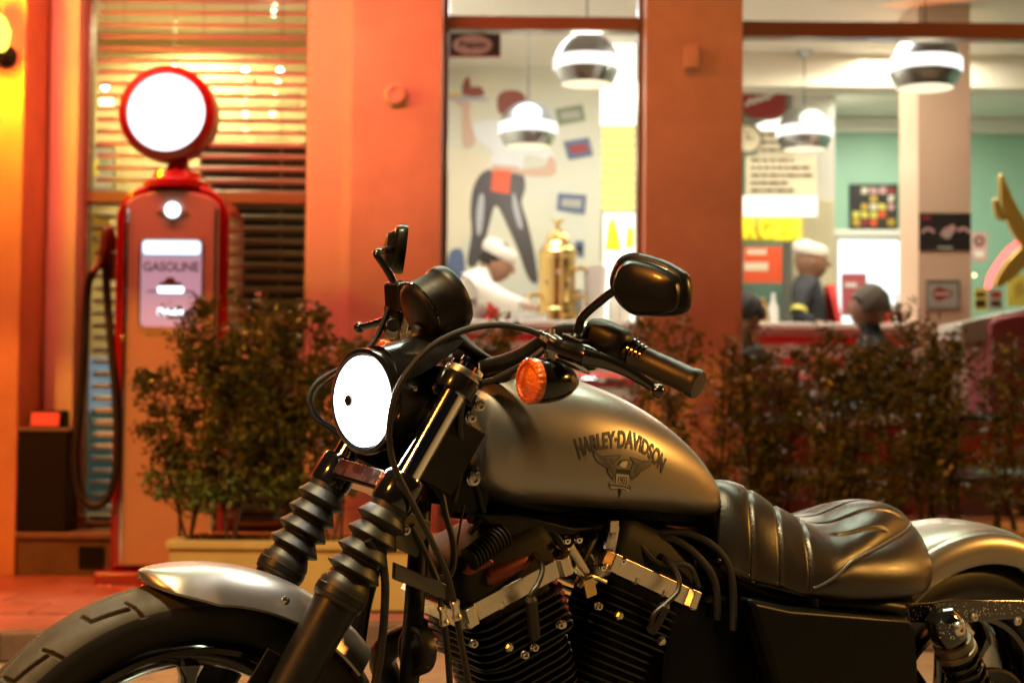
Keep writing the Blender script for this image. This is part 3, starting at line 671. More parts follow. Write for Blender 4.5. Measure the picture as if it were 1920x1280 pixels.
def on_tank(u, v, lift=.0007):
    lat = .10
    for _ in range(12):
        p = B(u, v, lat); lat += 0.7 * (tank_y(p[0], p[2]) - lat)
    p = B(u, v, lat); p[1] = tank_y(p[0], p[2])
    e = 1e-3; gx = (tank_y(p[0] + e, p[2]) - tank_y(p[0] - e, p[2])) / (2 * e); gz = (tank_y(p[0], p[2] + e) - tank_y(p[0], p[2] - e)) / (2 * e)
    return p + nrm(A3([-gx, 1, -gz])) * lift
def refine(V, F, maxlen):
    bm = bmesh.new(); vs = [bm.verts.new((p[0], p[1], 0)) for p in V]
    for f in F:
        try: bm.faces.new([vs[i] for i in f])
        except ValueError: pass
    bmesh.ops.triangulate(bm, faces=bm.faces)
    for _ in range(4):
        E_ = [e for e in bm.edges if e.calc_length() > maxlen]
        if not E_: break
        bmesh.ops.subdivide_edges(bm, edges=E_, cuts=1); bmesh.ops.triangulate(bm, faces=bm.faces)
    bm.verts.index_update(); V2 = [tuple(v.co[:2]) for v in bm.verts]; F2 = [tuple(v.index for v in f.verts) for f in bm.faces]; bm.free(); return V2, F2
def px_decal(V, F, name, m, maxlen=4.0, lift=.0007):   # flat print in photo pixels laid on the side of the tank
    V, F = refine(V, F, maxlen); mb = MB(); mb.v = [tuple(on_tank(p[0], p[1], lift)) for p in V]; mb.f = F
    return part(mb, name, m, tank, smooth=80)
topc = [(1075, 822), (1107.5, 815), (1135.6, 809), (1166.6, 806), (1187.7, 809.5), (1215.8, 826.4), (1237, 842), (1249.6, 860)]
botc = [(1086.4, 861.6), (1104.7, 849), (1127, 842.5), (1161, 840.5), (1187.7, 843.3), (1208.8, 853), (1227, 871), (1239, 888)]
def curve_at(pts, u):
    P = [A3(p) for p in pts]; L = np.concatenate([[0], np.cumsum([np.linalg.norm(P[i + 1] - P[i]) for i in range(len(P) - 1)])]); L /= L[-1]
    return A3([np.interp(u, L, [p[0] for p in P]), np.interp(u, L, [p[1] for p in P])])
topS, botS = spl(topc, 5), spl(botc, 5)
V, F, _ = text_mesh('HARLEY\u00b7DAVIDSON', 0.035)
Vw = []
for u, v in V:
    a, b = curve_at(topS, u), curve_at(botS, u); Vw.append(tuple(b + (a - b) * v))
px_decal(Vw, F, 'tank_lettering', 'decal_dark', 5)
def zl(p): return (1040 + p[0] / 7.11, 780 + p[1] / 7.11)
def ribbon(pts, w):
    P = [A3(zl(p)) for p in pts]; P = spl(P, 4) if len(P) > 2 else P; V, F = [], []
    for i, p in enumerate(P):
        d = nrm(P[min(i + 1, len(P) - 1)] - P[max(i - 1, 0)]); nn = A3([-d[1], d[0]]); V += [p + nn * w / 2, p - nn * w / 2]
    for i in range(len(P) - 1): F.append((2 * i, 2 * i + 1, 2 * i + 3, 2 * i + 2))
    return V, F
def join(lst):
    V, F = [], []
    for v, f in lst: k = len(V); V += list(v); F += [tuple(i + k for i in q) for q in f]
    return V, F
lines = [[(515, 450), (560, 500), (650, 530), (760, 525), (870, 520), (850, 560), (800, 590)], [(515, 450), (530, 540), (600, 630), (690, 680), (710, 760), (780, 850)],
         [(1310, 570), (1270, 590), (1150, 590), (1050, 555), (1005, 550), (1040, 600), (1080, 650)], [(1310, 570), (1260, 660), (1150, 730), (1100, 790), (1020, 850)],
         [(840, 650), (880, 600), (940, 580), (980, 590), (970, 640), (950, 690)], [(730, 920), (860, 930), (960, 950), (1010, 980)], [(750, 975), (870, 960), (950, 985)],
         [(730, 880), (720, 920), (755, 980)], [(1000, 920), (1010, 970)], [(560, 330), (540, 400), (560, 450)],
         [(850, 970), (860, 1030), (850, 1085)], [(870, 965), (880, 1010), (852, 1085)]]
feath = [[(560, 520), (650, 600), (760, 640)], [(590, 530), (700, 590), (810, 610)], [(640, 545), (740, 575), (840, 570)], [(620, 620), (720, 660), (790, 700)], [(700, 690), (760, 730), (800, 790)], [(660, 560), (700, 640), (740, 700)], [(740, 545), (760, 600), (790, 650)],
         [(1250, 600), (1150, 640), (1060, 660)], [(1220, 650), (1120, 680), (1050, 700)], [(1180, 690), (1100, 720), (1040, 760)], [(1190, 600), (1130, 630), (1060, 620)], [(1120, 620), (1090, 690), (1050, 740)], [(1100, 760), (1050, 800), (1010, 820)], [(990, 620), (1020, 660), (1000, 700)]]
wing1 = [zl(p) for p in [(515, 450), (560, 500), (650, 530), (760, 525), (870, 520), (840, 580), (800, 640), (830, 690), (800, 780), (780, 850), (710, 760), (690, 680), (600, 630), (530, 540)]]
wing2 = [zl(p) for p in [(1310, 570), (1270, 590), (1150, 590), (1005, 550), (1050, 620), (1020, 700), (1000, 780), (1020, 850), (1100, 790), (1150, 730), (1260, 660)]]
def polyf(P): return P, [tuple(range(len(P)))]
px_decal(*join([polyf(wing1), polyf(wing2)]), 'eagle_wings', 'decal_mid', 4, .0006)
px_decal(*polyf([zl(p) for p in [(855, 650), (890, 605), (945, 590), (975, 610), (950, 690), (890, 680)]]), 'eagle_head', 'decal_pale', 4, .0008)
px_decal(*join([polyf([zl(p) for p in [(820, 765), (985, 790), (965, 915), (805, 895)]]), polyf([zl(p) for p in [(725, 920), (860, 925), (1010, 980), (990, 1000), (870, 965), (760, 980)]])]), 'eagle_shield', 'decal_pale', 4, .0009)
px_decal(*join([polyf([zl(p) for p in [(820, 700), (1010, 715), (1005, 775), (810, 755)]]), polyf([zl(p) for p in [(845, 975), (885, 975), (852, 1090)]])]), 'eagle_bar', 'decal_dark', 4, .0009)
V, F, _ = text_mesh('1903', 0.01)
px_decal([tuple(A3(zl((838 + 118 * u + 8 * v, 895 - 105 * v + 14 * u)))) for u, v in V], F, 'eagle_number', 'decal_dark', 4, .0011)
px_decal(*join([ribbon(l, 1.25) for l in lines] + [ribbon(l, .8) for l in feath]), 'eagle_outline', 'decal_dark', 5, .0010)

# ---- seat
def tab(*kv):
    k = sorted(kv); xs_ = [q_[0] for q_ in k]; vs_ = [q_[1] for q_ in k]
    fx = spl([A3(q_) for q_ in k], 8); fx = A3([tuple(q_) for q_ in fx]); return lambda x: float(np.interp(x, fx[:, 0], fx[:, 1]))
s_zc = tab((.626, .752), (.616, .772), (.585, .784), (.53, .773), (.48, .748), (.43, .724), (.40, .716), (.36, .716), (.32, .726), (.28, .737), (.24, .740), (.20, .736), (.165, .725), (.14, .711), (.125, .699), (.118, .690), (.110, .672))
s_w = tab((.626, .070), (.616, .086), (.585, .102), (.53, .117), (.48, .139), (.43, .152), (.38, .158), (.30, .159), (.24, .151), (.20, .138), (.165, .116), (.14, .088), (.125, .058), (.118, .036), (.110, .012))
s_zb = tab((.626, .645), (.585, .626), (.53, .615), (.48, .603), (.43, .597), (.38, .594), (.30, .592), (.24, .592), (.20, .594), (.165, .599), (.14, .607), (.125, .618), (.118, .628), (.110, .645))
s_zp = tab((.626, .665), (.585, .642), (.53, .628), (.50, .617), (.475, .621), (.44, .638), (.40, .658), (.36, .667), (.317, .674), (.255, .684), (.19, .691), (.14, .696), (.125, .6975), (.118, .689), (.110, .671))
s_wp = tab((.626, .066), (.585, .0995), (.53, .115), (.50, .128), (.475, .139), (.44, .145), (.40, .136), (.36, .125), (.317, .112), (.255, .089), (.19, .056), (.14, .022), (.125, .004), (.118, .002), (.110, .001))
s_e = lambda x: float(np.interp(x, [.12, .3, .42, .5, .6], [1.9, 1.9, 1.75, 1.7, 1.75]))
def seat_sec(x):                         # half section from the bottom edge over the piping to the crown
    w, zb, wp, zp, zc, e = s_w(x), s_zb(x), s_wp(x), s_zp(x), s_zc(x), s_e(x); out = []
    P0, P1, P2, P3 = A3([w * .86, zb]), A3([w * 1.02, zb + (zp - zb) * .30]), A3([wp + (w - wp) * .55, zp - (zp - zb) * .10]), A3([wp, zp])
    for t in np.linspace(0, 1, 15)[:-1]: out.append((1 - t) ** 3 * P0 + 3 * t * (1 - t) ** 2 * P1 + 3 * t * t * (1 - t) * P2 + t ** 3 * P3)
    for a in np.linspace(0, 1, 84):
        c = math.cos(a * math.pi / 2); y = wp * c ** (2 / e); z = zp + (zc - zp) * math.sin(a * math.pi / 2) ** (2 / e)
        out.append(A3([y, z]))
    return out
RIBS = (.515, .457, .400)
rows = []
for x in np.concatenate([np.linspace(.626, .613, 5), np.linspace(.611, .15, 176), np.linspace(.147, .110, 16)]):
    half = seat_sec(x); wp = s_wp(x); row = []
    for k, (y, z) in enumerate(half):
        d = 0.0; lim = min(1.0, abs(y) / .03)
        xr = x - .62 * y - .9 * y * (.13 - y) * 1.5      # ribs run forward as they go down the side
        for xs_ in RIBS: d = max(d, .0040 * math.exp(-((xr - xs_) / .0036) ** 2))
        if .39 < xr < .575: d -= .0020 * abs(math.sin(math.pi * (xr - RIBS[2]) / .0575)) ** .7 * min(1, (xr - .39) / .02)
        if k < 6: d *= k / 6
        if x < .41 and k > 14:
            f = min(1, (.41 - x) / .04) * min(1, max(0, (x - .13) / .03))
            for yy in (.0, .044, .088): d = max(d, .0042 * math.exp(-((y - yy) / .0026) ** 2) * f * min(1, max(0, (wp - yy - .004) / .012)))
            d -= .0016 * f * abs(math.sin(math.pi * y / .044)) ** .6 * min(1, max(0, (wp - y) / .02))
        nn = nrm(A3([y / .15, (z - s_zb(x) - .02) / .10]))
        row.append((y - nn[0] * d, z - nn[1] * d))
    full_ = [(x, y, z) for y, z in row] + [(x, -y, z) for y, z in row[::-1][1:]]
    rows.append(full_)
seat = part(MB().grid(rows, True, False, True, True), 'seat', 'seat_leather', smooth=60)
L_ = [A3([x, s_wp(x) + .0006, s_zp(x) + .0014]) for x in np.linspace(.480, .127, 60)]; L_ = L_ + mir(L_)[::-1][1:]
part(MB().tube(L_, .0029, 8), 'seat_piping', 'seat_piping', seat)
for xs_ in RIBS:
    for sg in (1, -1):
        pts = []
        for a in np.linspace(.05, .92, 40):
            x = xs_ + .04
            for _ in range(6):
                wp, zp, zc, e = s_wp(x), s_zp(x), s_zc(x), s_e(x); y = wp * math.cos(a * math.pi / 2) ** (2 / e); x = xs_ + .004 + .62 * y + .9 * y * (.13 - y) * 1.5
            if x > .61: continue
            z = zp + (zc - zp) * math.sin(a * math.pi / 2) ** (2 / e); pts.append(A3([x, sg * (y - .002), z - .0025]))
        if len(pts) > 3: part(MB().tube(pts, .0008, 6), 'seat_seam', 'seat_piping', seat)
part(MB().box((.108, 0, .668), (.060, .026, .003), rotm((0, 1, 0), rad(14))), 'seat_tab', 'gloss_black', bevel=.001)
part(MB().lathe([(.009, 0), (.009, .004), (.006, .008), (.0005, .009)], A3([.092, 0, .673]), (-.2, 0, 1), 16), 'seat_bolt', 'chrome')

# ---- rear wheel, fender, struts, shocks
RA = A3([0, 0, .323])
rw = part(MB().lathe([(.2035, .062), (.2035, .056), (.19, .05), (.182, .02), (.182, -.02), (.19, -.05), (.2035, -.056), (.2035, -.062), (.194, -.06), (.172, -.02), (.172, .02), (.194, .06), (.2035, .062)], RA, (0, 1, 0), 72, cap=False), 'rear_wheel', 'gloss_black')
yq2, rq2 = tyre_prof(np.linspace(-1, 1, 40), .074, .323, .202)
part(MB().lathe(list(zip(rq2, yq2)), RA, (0, 1, 0), 120, cap=False), 'tyre', 'rubber', rw, smooth=50)
part(MB().lathe([(.02, .08), (.04, .08), (.045, .05), (.03, .04), (.03, -.04), (.045, -.05), (.04, -.08), (.02, -.08)], RA, (0, 1, 0), 32), 'hub', 'gloss_black', rw)
for k in range(9):
    a = 2 * math.pi * k / 9 + .1; d = A3([math.cos(a), 0, math.sin(a)]); t = A3([-d[2], 0, d[0]])
    rows = [[RA + d * r_ + t * hw * c + A3([0, .016 * s, 0]) for c, s in ((1, .6), (.6, 1), (-.6, 1), (-1, .6), (-1, -.6), (-.6, -1), (.6, -1), (1, -.6))] for r_, hw in ((.035, .016), (.09, .010), (.15, .010), (.178, .018))]
    part(MB().grid(rows, True, False, True, True), 'spoke', 'gloss_black', rw)
part(MB().lathe([(.115, .098), (.118, .100), (.118, .112), (.112, .114), (.100, .110), (.06, .108), (.05, .098)], RA, (0, 1, 0), 64), 'belt_pulley', 'satin_black', rw)
rows = []
for f in np.linspace(0, 1, 60):
    a = rad(52 + f * 118); R_ = .372; d = A3([math.cos(a), 0, math.sin(a)]); row = []
    sec = [(-.092, -.062), (-.094, -.045), (-.090, -.026), (-.080, -.013), (-.071, -.010), (-.062, -.006), (-.04, -.001), (0, .001), (.04, -.001), (.062, -.006), (.071, -.010), (.080, -.013), (.090, -.026), (.094, -.045), (.092, -.062)]
    sp_ = spl([A3(q_) for q_ in sec], 3)
    inner = [(y * .972, h - .004) for y, h in sp_][::-1]
    row = [RA + d * (R_ + h) + A3([0, y, 0]) for y, h in [tuple(q_) for q_ in sp_] + inner]
    rows.append(row)
part(MB().grid(rows, True, False, True, True), 'rear_fender', 'tank_paint', smooth=45)
for sgn in (1, -1):
    sm_ = MB().prism([(.245, .575), (.235, .545), (.14, .535), (-.06, .532), (-.28, .520), (-.30, .532), (-.30, .545), (-.06, .566), (.12, .578)], (0, sgn * .112, 0), (1, 0, 0), (0, 0, 1), (0, sgn * .012, 0))
    strut = part(sm_, 'fender_strut', 'gloss_black', bevel=.003)
    for u, v in ((1825, 1156), (1907, 1163)):
        p = B(u, v, .124); p[1] = sgn * .1235
        part(MB().lathe([(.0085, 0), (.0085, .003), (.0062, .006), (.0035, .006), (.0035, .003), (.0004, .003)], p, (0, sgn, 0), 18), 'strut_bolt', 'cut_aluminium', strut)
    top = B(1775, 1172, .155); top[1] = sgn * .150; bot = A3([.03, sgn * .150, .335]); ax = nrm(bot - top); SL = np.linalg.norm(bot - top)
    sh = MB().lathe([(.010, -.028), (.024, -.024), (.031, -.010), (.0325, .012), (.031, .028), (.028, .034)], top, ax, 32)
    shock = part(sh, 'rear_shock', 'gloss_black')
    part(MB().lathe([(.028, .034), (.0345, .036), (.0345, .050), (.033, .052), (.0375, .054), (.0375, .062), (.030, .065)], top, ax, 40), 'shock_collar', 'olive_plate', shock)
    part(MB().lathe([(.020, .06), (.020, SL)], top, ax, 20), 'shock_body', 'satin_black', shock)
    uu3, ww3, _ = frame(ax); turns = 8; N = turns * 18
    part(MB().tube([top + ax * (.068 + (SL - .10) * i / N) + .0320 * (math.cos(2 * math.pi * i / 18) * uu3 + math.sin(2 * math.pi * i / 18) * ww3) for i in range(N + 1)], .0052, 8), 'shock_spring', 'black_paint', shock)
    part(MB().lathe([(.0125, 0), (.0125, .006), (.009, .010), (.0045, .010), (.0045, .006), (.0005, .006)], top + A3([0, sgn * .030, -.0]), (0, sgn, 0), 20), 'shock_bolt', 'cut_aluminium', shock)
# front fender
rows = []; R_ = .346
for f in np.linspace(0, 1, 48):
    a = rad(79 + 62 * f); d = A3([math.cos(a), 0, math.sin(a)])
    e = min(1, f / .16); w = .064 * max(.02, (1 - (1 - e) ** 2.2)) ** .5 if e < 1 else .064
    drop = .034 * (min(1, f / .25)) ** .7; row = []
    ys = np.linspace(-1, 1, 21); sec = [(w * y, .011 * (1 - abs(y) ** 2.2) - drop * abs(y) ** 3.2) for y in ys]
    row = [AXLE + d * (R_ + h) + A3([0, y, 0]) for y, h in sec] + [AXLE + d * (R_ + h - .0035) + A3([0, y * .97, 0]) for y, h in sec[::-1]]
    rows.append(row)
ff = part(MB().grid(rows, True, False, True, True), 'front_fender', 'tank_paint', smooth=55)
for sgn in (1, -1):
    br = MB().prism([(-.016, 0), (.020, 0), (.018, .11), (-.014, .11)], FK(.50, sgn * .070, .085), FWD, AXD, (0, sgn * .004, 0))
    o_ = part(br, 'fender_bracket', 'satin_black', bevel=.0015)
    for k in range(3): part(MB().lathe([(.0075, 0), (.0075, .002), (.0004, .002)], FK(.525 + .03 * k, sgn * .0735, .087), (0, sgn, 0), 14), 'bracket_hole', 'black_paint', o_)
    part(MB().lathe([(.006, 0), (.006, .002), (.003, .004), (.0004, .0045)], AXLE + A3([math.cos(rad(111)) * .333, sgn * .0655, math.sin(rad(111)) * .333]), (0, sgn, 0.1), 14), 'fender_rivet', 'brushed_steel', ff)

# ---- frame
fr = MB()
fr.tube(spl([A3([1.150, 0, .83]), A3([1.05, 0, .775]), A3([.80, 0, .715]), A3([.60, 0, .66]), A3([.45, 0, .600])], 6), .024, 14)
for sgn in (1, -1):
    fr.tube(spl([A3([1.165, sgn * .03, .79]), A3([1.185, sgn * .062, .68]), A3([1.200, sgn * .085, .56]), A3([1.205, sgn * .09, .35]), A3([1.17, sgn * .10, .18]), A3([1.05, sgn * .11, .14]), A3([.55, sgn * .11, .14]), A3([.42, sgn * .11, .22])], 6), .0150, 14)
    fr.tube(spl([A3([1.08, sgn * .03, .745]), A3([.75, sgn * .045, .70]), A3([.52, sgn * .07, .60]), A3([.30, sgn * .11, .575]), A3([.22, sgn * .105, .56])], 6), .014, 12)
    fr.tube(spl([A3([.45, sgn * .10, .60]), A3([.44, sgn * .11, .40]), A3([.42, sgn * .11, .22])], 5), .015, 12)
    fr.tube([A3([.42, sgn * .11, .30]), A3([.0, sgn * .10, .323])], .017, 12)
part(fr, 'frame', 'satin_black', smooth=50)
ng = MB()
for sgn in (1, -1):
    ng.prism([(1.175, .80), (1.145, .91), (1.095, .88), (1.06, .80), (1.07, .745), (1.13, .755)], (0, sgn * .050, 0), (1, 0, 0), (0, 0, 1), (0, sgn * .006, 0))
part(ng, 'neck_gusset', 'satin_black', bevel=.003)
def bolt(u, v, lat, r=.008, m='brushed_steel', par=None, name='bolt', ax=(0, 1, 0)):
    p = B(u, v, lat); a = nrm(ax)
    return part(MB().lathe([(r * 1.15, 0), (r * 1.15, .002), (r, .003), (r, .007), (r * .55, .0075), (r * .5, .004), (.0004, .004)], p, a, 18), name, m, par or bike, smooth=30)
for u, v, l, r in ((886, 897, .062, .0095), (897, 760, .085, .0075), (881, 782, .088, .0075), (758, 992, .118, .0068), (775, 728, .08, .003), (846, 690, .10, .0075)): bolt(u, v, l, r)

# ---- engine: two finned cylinders in a V
O_ = A3([.902, 0, .332]); eng = part(MB().lathe([(.05, -.10), (.15, -.09), (.165, -.05), (.165, .05), (.15, .09), (.05, .10)], O_ + A3([.02, 0, -.03]), (0, 1, 0), 48), 'engine', 'wrinkle_black', smooth=40)
def rrect(hb, hy, r, n=5):
    out = []
    for sx, sy, a0 in ((1, 1, 0), (-1, 1, 90), (-1, -1, 180), (1, -1, 270)):
        for k in range(n): a = rad(a0 + 90 * k / (n - 1)); out.append((sx * (hb - r) + r * math.cos(a), sy * (hy - r) + r * math.sin(a)))
    return out
for sg in (1, -1):                       # front, rear
    ax = A3([sg * math.sin(rad(22.3)), 0, math.cos(rad(22.3))]); bt = A3([math.cos(rad(22.3)), 0, -sg * math.sin(rad(22.3))]); Y_ = A3([0, 1, 0])
    cyl = part(MB().lathe([(.060, .08), (.060, .30)], O_, ax, 40), 'cylinder', 'wrinkle_black')
    fm = MB(); fe = MB()
    for k in range(17):
        h = .098 + k * .0125; hb, hy, r = (.080, .088, .045) if k < 11 else (.086, .094, .03)
        fm.prism(rrect(hb, hy, r), O_ + ax * h, bt, Y_, ax * .0034)
    part(fm, 'cooling_fins', 'fin_edge', cyl, smooth=30)
    head = MB()
    head.prism(rrect(.080, .075, .03), O_ + ax * .292, bt, Y_, ax * .026)
    part(head, 'cylinder_head', 'wrinkle_black', cyl, bevel=.002)
    # machined band of the rocker box with bolt pillars at its corners
    bandp = [( .104, .062), (.104, .088), (.094, .100), (.080, .100), (.074, .090), (-.074, .090), (-.080, .100), (-.094, .100), (-.104, .088), (-.104, -.088), (-.094, -.1), (.094, -.1), (.104, -.088)]
    band = part(MB().prism(bandp, O_ + ax * .3185, bt, Y_, ax * .029), 'rocker_base', 'cut_aluminium', smooth=30, bevel=.0015)
    cov = MB()
    rows = []
    for h, hb, hy in ((.3476, .097, .086), (.375, .095, .084), (.398, .088, .077), (.410, .074, .064), (.413, .05, .045)):
        rows.append([O_ + ax * h + bt * p[0] + Y_ * p[1] for p in rrect(hb, hy, .025)])
    part(cov.grid(rows, True, False, True, True), 'rocker_cover', 'wrinkle_black', smooth=40)
    for bx in (.092, -.092, .03, -.03):
        part(MB().lathe([(.0085, -.010), (.0085, -.003), (.006, -.0005), (.006, 0)], O_ + ax * .317 + bt * bx + Y_ * (.091 if abs(bx) > .05 else .083), -ax, 14), 'rocker_bolt', 'cut_aluminium', band)
    for bx, h in ((.045, .262), (-.052, .252)):
        part(MB().lathe([(.0075, 0), (.0075, .006), (.0050, .009), (.0004, .009)], O_ + ax * h + bt * bx + Y_ * .094, Y_, 6), 'head_bolt', 'brushed_steel', cyl, smooth=20)
for u, v in ((982, 1226), (1000, 1212), (1048, 1170), (886, 1205), (1120, 1135)): bolt(u, v, .098, .0055, 'brushed_steel', eng, 'engine_bolt')
prim = MB().prism([(.30 * math.cos(a) + .78, .085 * math.sin(a) + .255) for a in np.linspace(0, 2 * math.pi, 40, endpoint=False)], (0, .10, 0), (1, 0, 0), (0, 0, 1), (0, .055, 0))
part(prim, 'primary_cover', 'gloss_black', eng, bevel=.012)
mid = MB().tube(spl([B(1095, 1100, .06), B(1110, 1075, .06), B(1140, 1060, .05)], 5), .018, 14)
part(mid, 'intake_manifold', 'brushed_steel', eng)
for pts, r in (([(1075, 1062, .09), (1095, 1085, .085), (1110, 1110, .08)], .0045), ([(1085, 1100, .09), (1105, 1080, .09), (1135, 1090, .085)], .004), ([(1068, 1022, .09), (1082, 1045, .09), (1098, 1072, .085)], .007), ([(1150, 985, .08), (1146, 1010, .08), (1140, 1040, .075)], .010)):
    part(MB().tube(spl([B(*p) for p in pts], 5), r, 10), 'fuel_pipe', 'brushed_steel', eng)
part(MB().box(B(1105, 1100, .095), (.020, .008, .030), rotm((0, 1, 0), .3)), 'pipe_bracket', 'brass', eng, bevel=.002)
part(MB().box(B(1149, 986, .092), (.016, .010, .018)), 'fuel_tap', 'cut_aluminium', eng, bevel=.001)
part(MB().box(B(1145, 1055, .072), (.030, .02, .020)), 'intake_clip', 'red_anodised', eng, bevel=.003)
for pts in ([(985, 1032, .06), (1004, 1040, .085), (1017, 1065, .105), (1008, 1095, .115), (995, 1118, .118), (1000, 1165, .112), (1003, 1195, .104)],
            [(1205, 1030, .05), (1240, 1042, .085), (1268, 1072, .105), (1272, 1105, .116), (1250, 1130, .118), (1226, 1152, .115), (1220, 1185, .104)]):
    w_ = part(MB().tube(spl([B(*p) for p in pts], 6), .0042, 10), 'spark_plug_wire', 'rubber', eng)
    e0 = B(*pts[-3]); e1 = B(*pts[-1]); part(MB().lathe([(.0055, 0), (.0092, .005), (.0092, np.linalg.norm(e1 - e0) * .9), (.0075, np.linalg.norm(e1 - e0))], e0, e1 - e0, 16), 'plug_boot', 'rubber', w_)
part(MB().prism([(.735, .60), (.56, .61), (.53, .56), (.53, .20), (.74, .20)], (0, -.085, 0), (1, 0, 0), (0, 0, 1), (0, .165, 0)), 'battery_box', 'cover_black', bevel=.012)
# exhaust on the far side, kickstand and pegs
for sg in (1, -1):
    part(MB().tube(spl([A3([.902 + sg * .19, -.07, .55]), A3([.96 + sg * .16, -.15, .48]), A3([.90 + sg * .05, -.17, .30]), A3([.55, -.17, .25 - .0 * sg]), A3([.05, -.18, .24 + .05 * sg])], 6), [.022] * 19 + [.034] * 6, 16), 'exhaust_pipe', 'satin_black', eng)
part(MB().lathe([(.02, 0), (.075, .004), (.08, .02), (.08, .07), (.06, .085), (.01, .088)], A3([.90, -.10, .62]), (0, -1, 0), 40), 'air_cleaner', 'satin_black', eng)
part(MB().tube(spl([A3([.80, .11, .17]), A3([.82, .19, .09]), A3([.83, .245, .022])], 5), .011, 12), 'kickstand', 'satin_black')
for sgn in (1, -1): part(MB().lathe([(.015, 0), (.018, .01), (.018, .10), (.012, .105)], A3([.70, sgn * .17, .28]), (0, sgn, 0), 16), 'foot_peg', 'rubber')

# ---- side cover and horn, plate, conduit, cables
SCV = MB().prism([(tuple(B(u, v, .135)[[0, 2]])) for u, v in ((1392, 1118), (1470, 1136), (1600, 1147), (1692, 1155), (1706, 1170), (1712, 1280))] + [(.18, .42), (.24, .36), (.42, .34), (.52, .38)], (0, .115, 0), (1, 0, 0), (0, 0, 1), (0, .038, 0))
part(SCV, 'side_cover', 'cover_black', bevel=.012, bseg=4)
part(MB().prism([(.50, .60), (.20, .575), (.20, .38), (.50, .36)], (0, -.15, 0), (1, 0, 0), (0, 0, 1), (0, .05, 0)), 'oil_tank', 'gloss_black', bevel=.012, bseg=3)
hd = nrm(A3([1, .12, 0])); part(MB().lathe([(.0005, .009), (.010, .0095), (.016, .006), (.026, .006), (.030, .009), (.0355, .007), (.0365, 0), (.034, -.012), (.02, -.022), (.0005, -.022)], B(780, 1218, .095), hd, 40), 'horn', 'satin_black', smooth=35)
part(MB().prism([(0, 0), (.085, -.035), (.085, -.058), (.0, -.024)], B(735, 1052, .10), nrm(A3([-.9, 0, 0])), (0, 0, 1), (0, .01, 0)), 'regulator_plate', 'olive_plate', bevel=.002)
part(MB().box(B(770, 1000, .085), (.05, .004, .055), rotm((0, 1, 0), -.4)), 'neck_plate', 'olive_plate', bevel=.002)
cx0, cx1 = B(878, 1050, .085), B(946, 1000, .075); dC = nrm(cx1 - cx0); LC = np.linalg.norm(cx1 - cx0)
prof = []
for k in range(11): prof += [(.0145, LC * (k + .1) / 11), (.0185, LC * (k + .35) / 11), (.0185, LC * (k + .65) / 11), (.0145, LC * (k + .9) / 11)]
part(MB().lathe(prof, cx0, dC, 24), 'ribbed_conduit', 'wrinkle_black', smooth=30)
cc0, cc1 = B(905, 1085, .075), B(1000, 1040, .07)
part(MB().lathe([(.012, 0), (.017, .006), (.017, .07), (.013, .085)], cc0, cc1 - cc0, 24), 'ignition_coil', 'red_anodised')
part(MB().box(B(895, 1062, .075), (.045, .012, .040), rotm((0, 1, 0), -.5)), 'coil_bracket', 'red_anodised', bevel=.004)
def cable(pts, r, name='cable', m='rubber', n=7): return part(MB().tube(spl([B(*p) for p in pts], n), r, 10), name, m)
cable([(1022, 632, .228), (985, 617, .222), (930, 609, .205), (870, 619, .185), (815, 645, .170), (775, 683, .160), (745, 730, .155), (731, 785, .152), (731, 835, .150), (742, 880, .148), (772, 940, .142), (805, 1005, .132), (838, 1075, .120), (852, 1130, .112)], .0046, 'clutch_cable')
for u0, u1 in (((852, 1125, .112), (858, 1165, .110)), ((828, 1135, .108), (834, 1172, .106))):
    p0, p1 = B(*u0), B(*u1); part(MB().lathe([(.0060, 0), (.0075, .002), (.0075, .006), (.0062, .008), (.0062, .022), (.0075, .024), (.0075, .028), (.006, .03)], p0, p1 - p0, 14), 'cable_adjuster', 'cut_aluminium')
cable([(858, 1165, .110), (868, 1220, .11), (880, 1290, .11), (890, 1380, .11)], .0050)
cable([(772, 985, .09), (800, 1040, .092), (820, 1090, .10), (828, 1135, .108)], .0048); cable([(834, 1172, .106), (840, 1230, .106), (846, 1330, .106)], .0048)
cable([(1020, 655, .200), (990, 678, .185), (960, 695, .165), (925, 712, .14), (895, 722, .115), (870, 745, .10), (862, 800, .085), (868, 860, .07), (850, 940, .07)], .0052, 'wiring_loom')
cable([(690, 1010, .128), (714, 1045, .124), (722, 1090, .122), (720, 1160, .122), (712, 1235, .122), (700, 1300, .124), (690, 1400, .125)], .0062, 'brake_hose')
for dx in (0, 9):
    cable([(735, 560 + dx, -.27), (700, 640 + dx, -.25), (655, 680 + dx, -.22), (600 + dx * .6, 712 + dx, -.18), (578 + dx, 745 + dx * .5, -.16), (590 + dx, 783, -.15), (622 + dx, 806, -.14), (660, 840, -.12), (720, 900, -.08)], .0026 if dx else .0034, 'throttle_cable', 'satin_black')
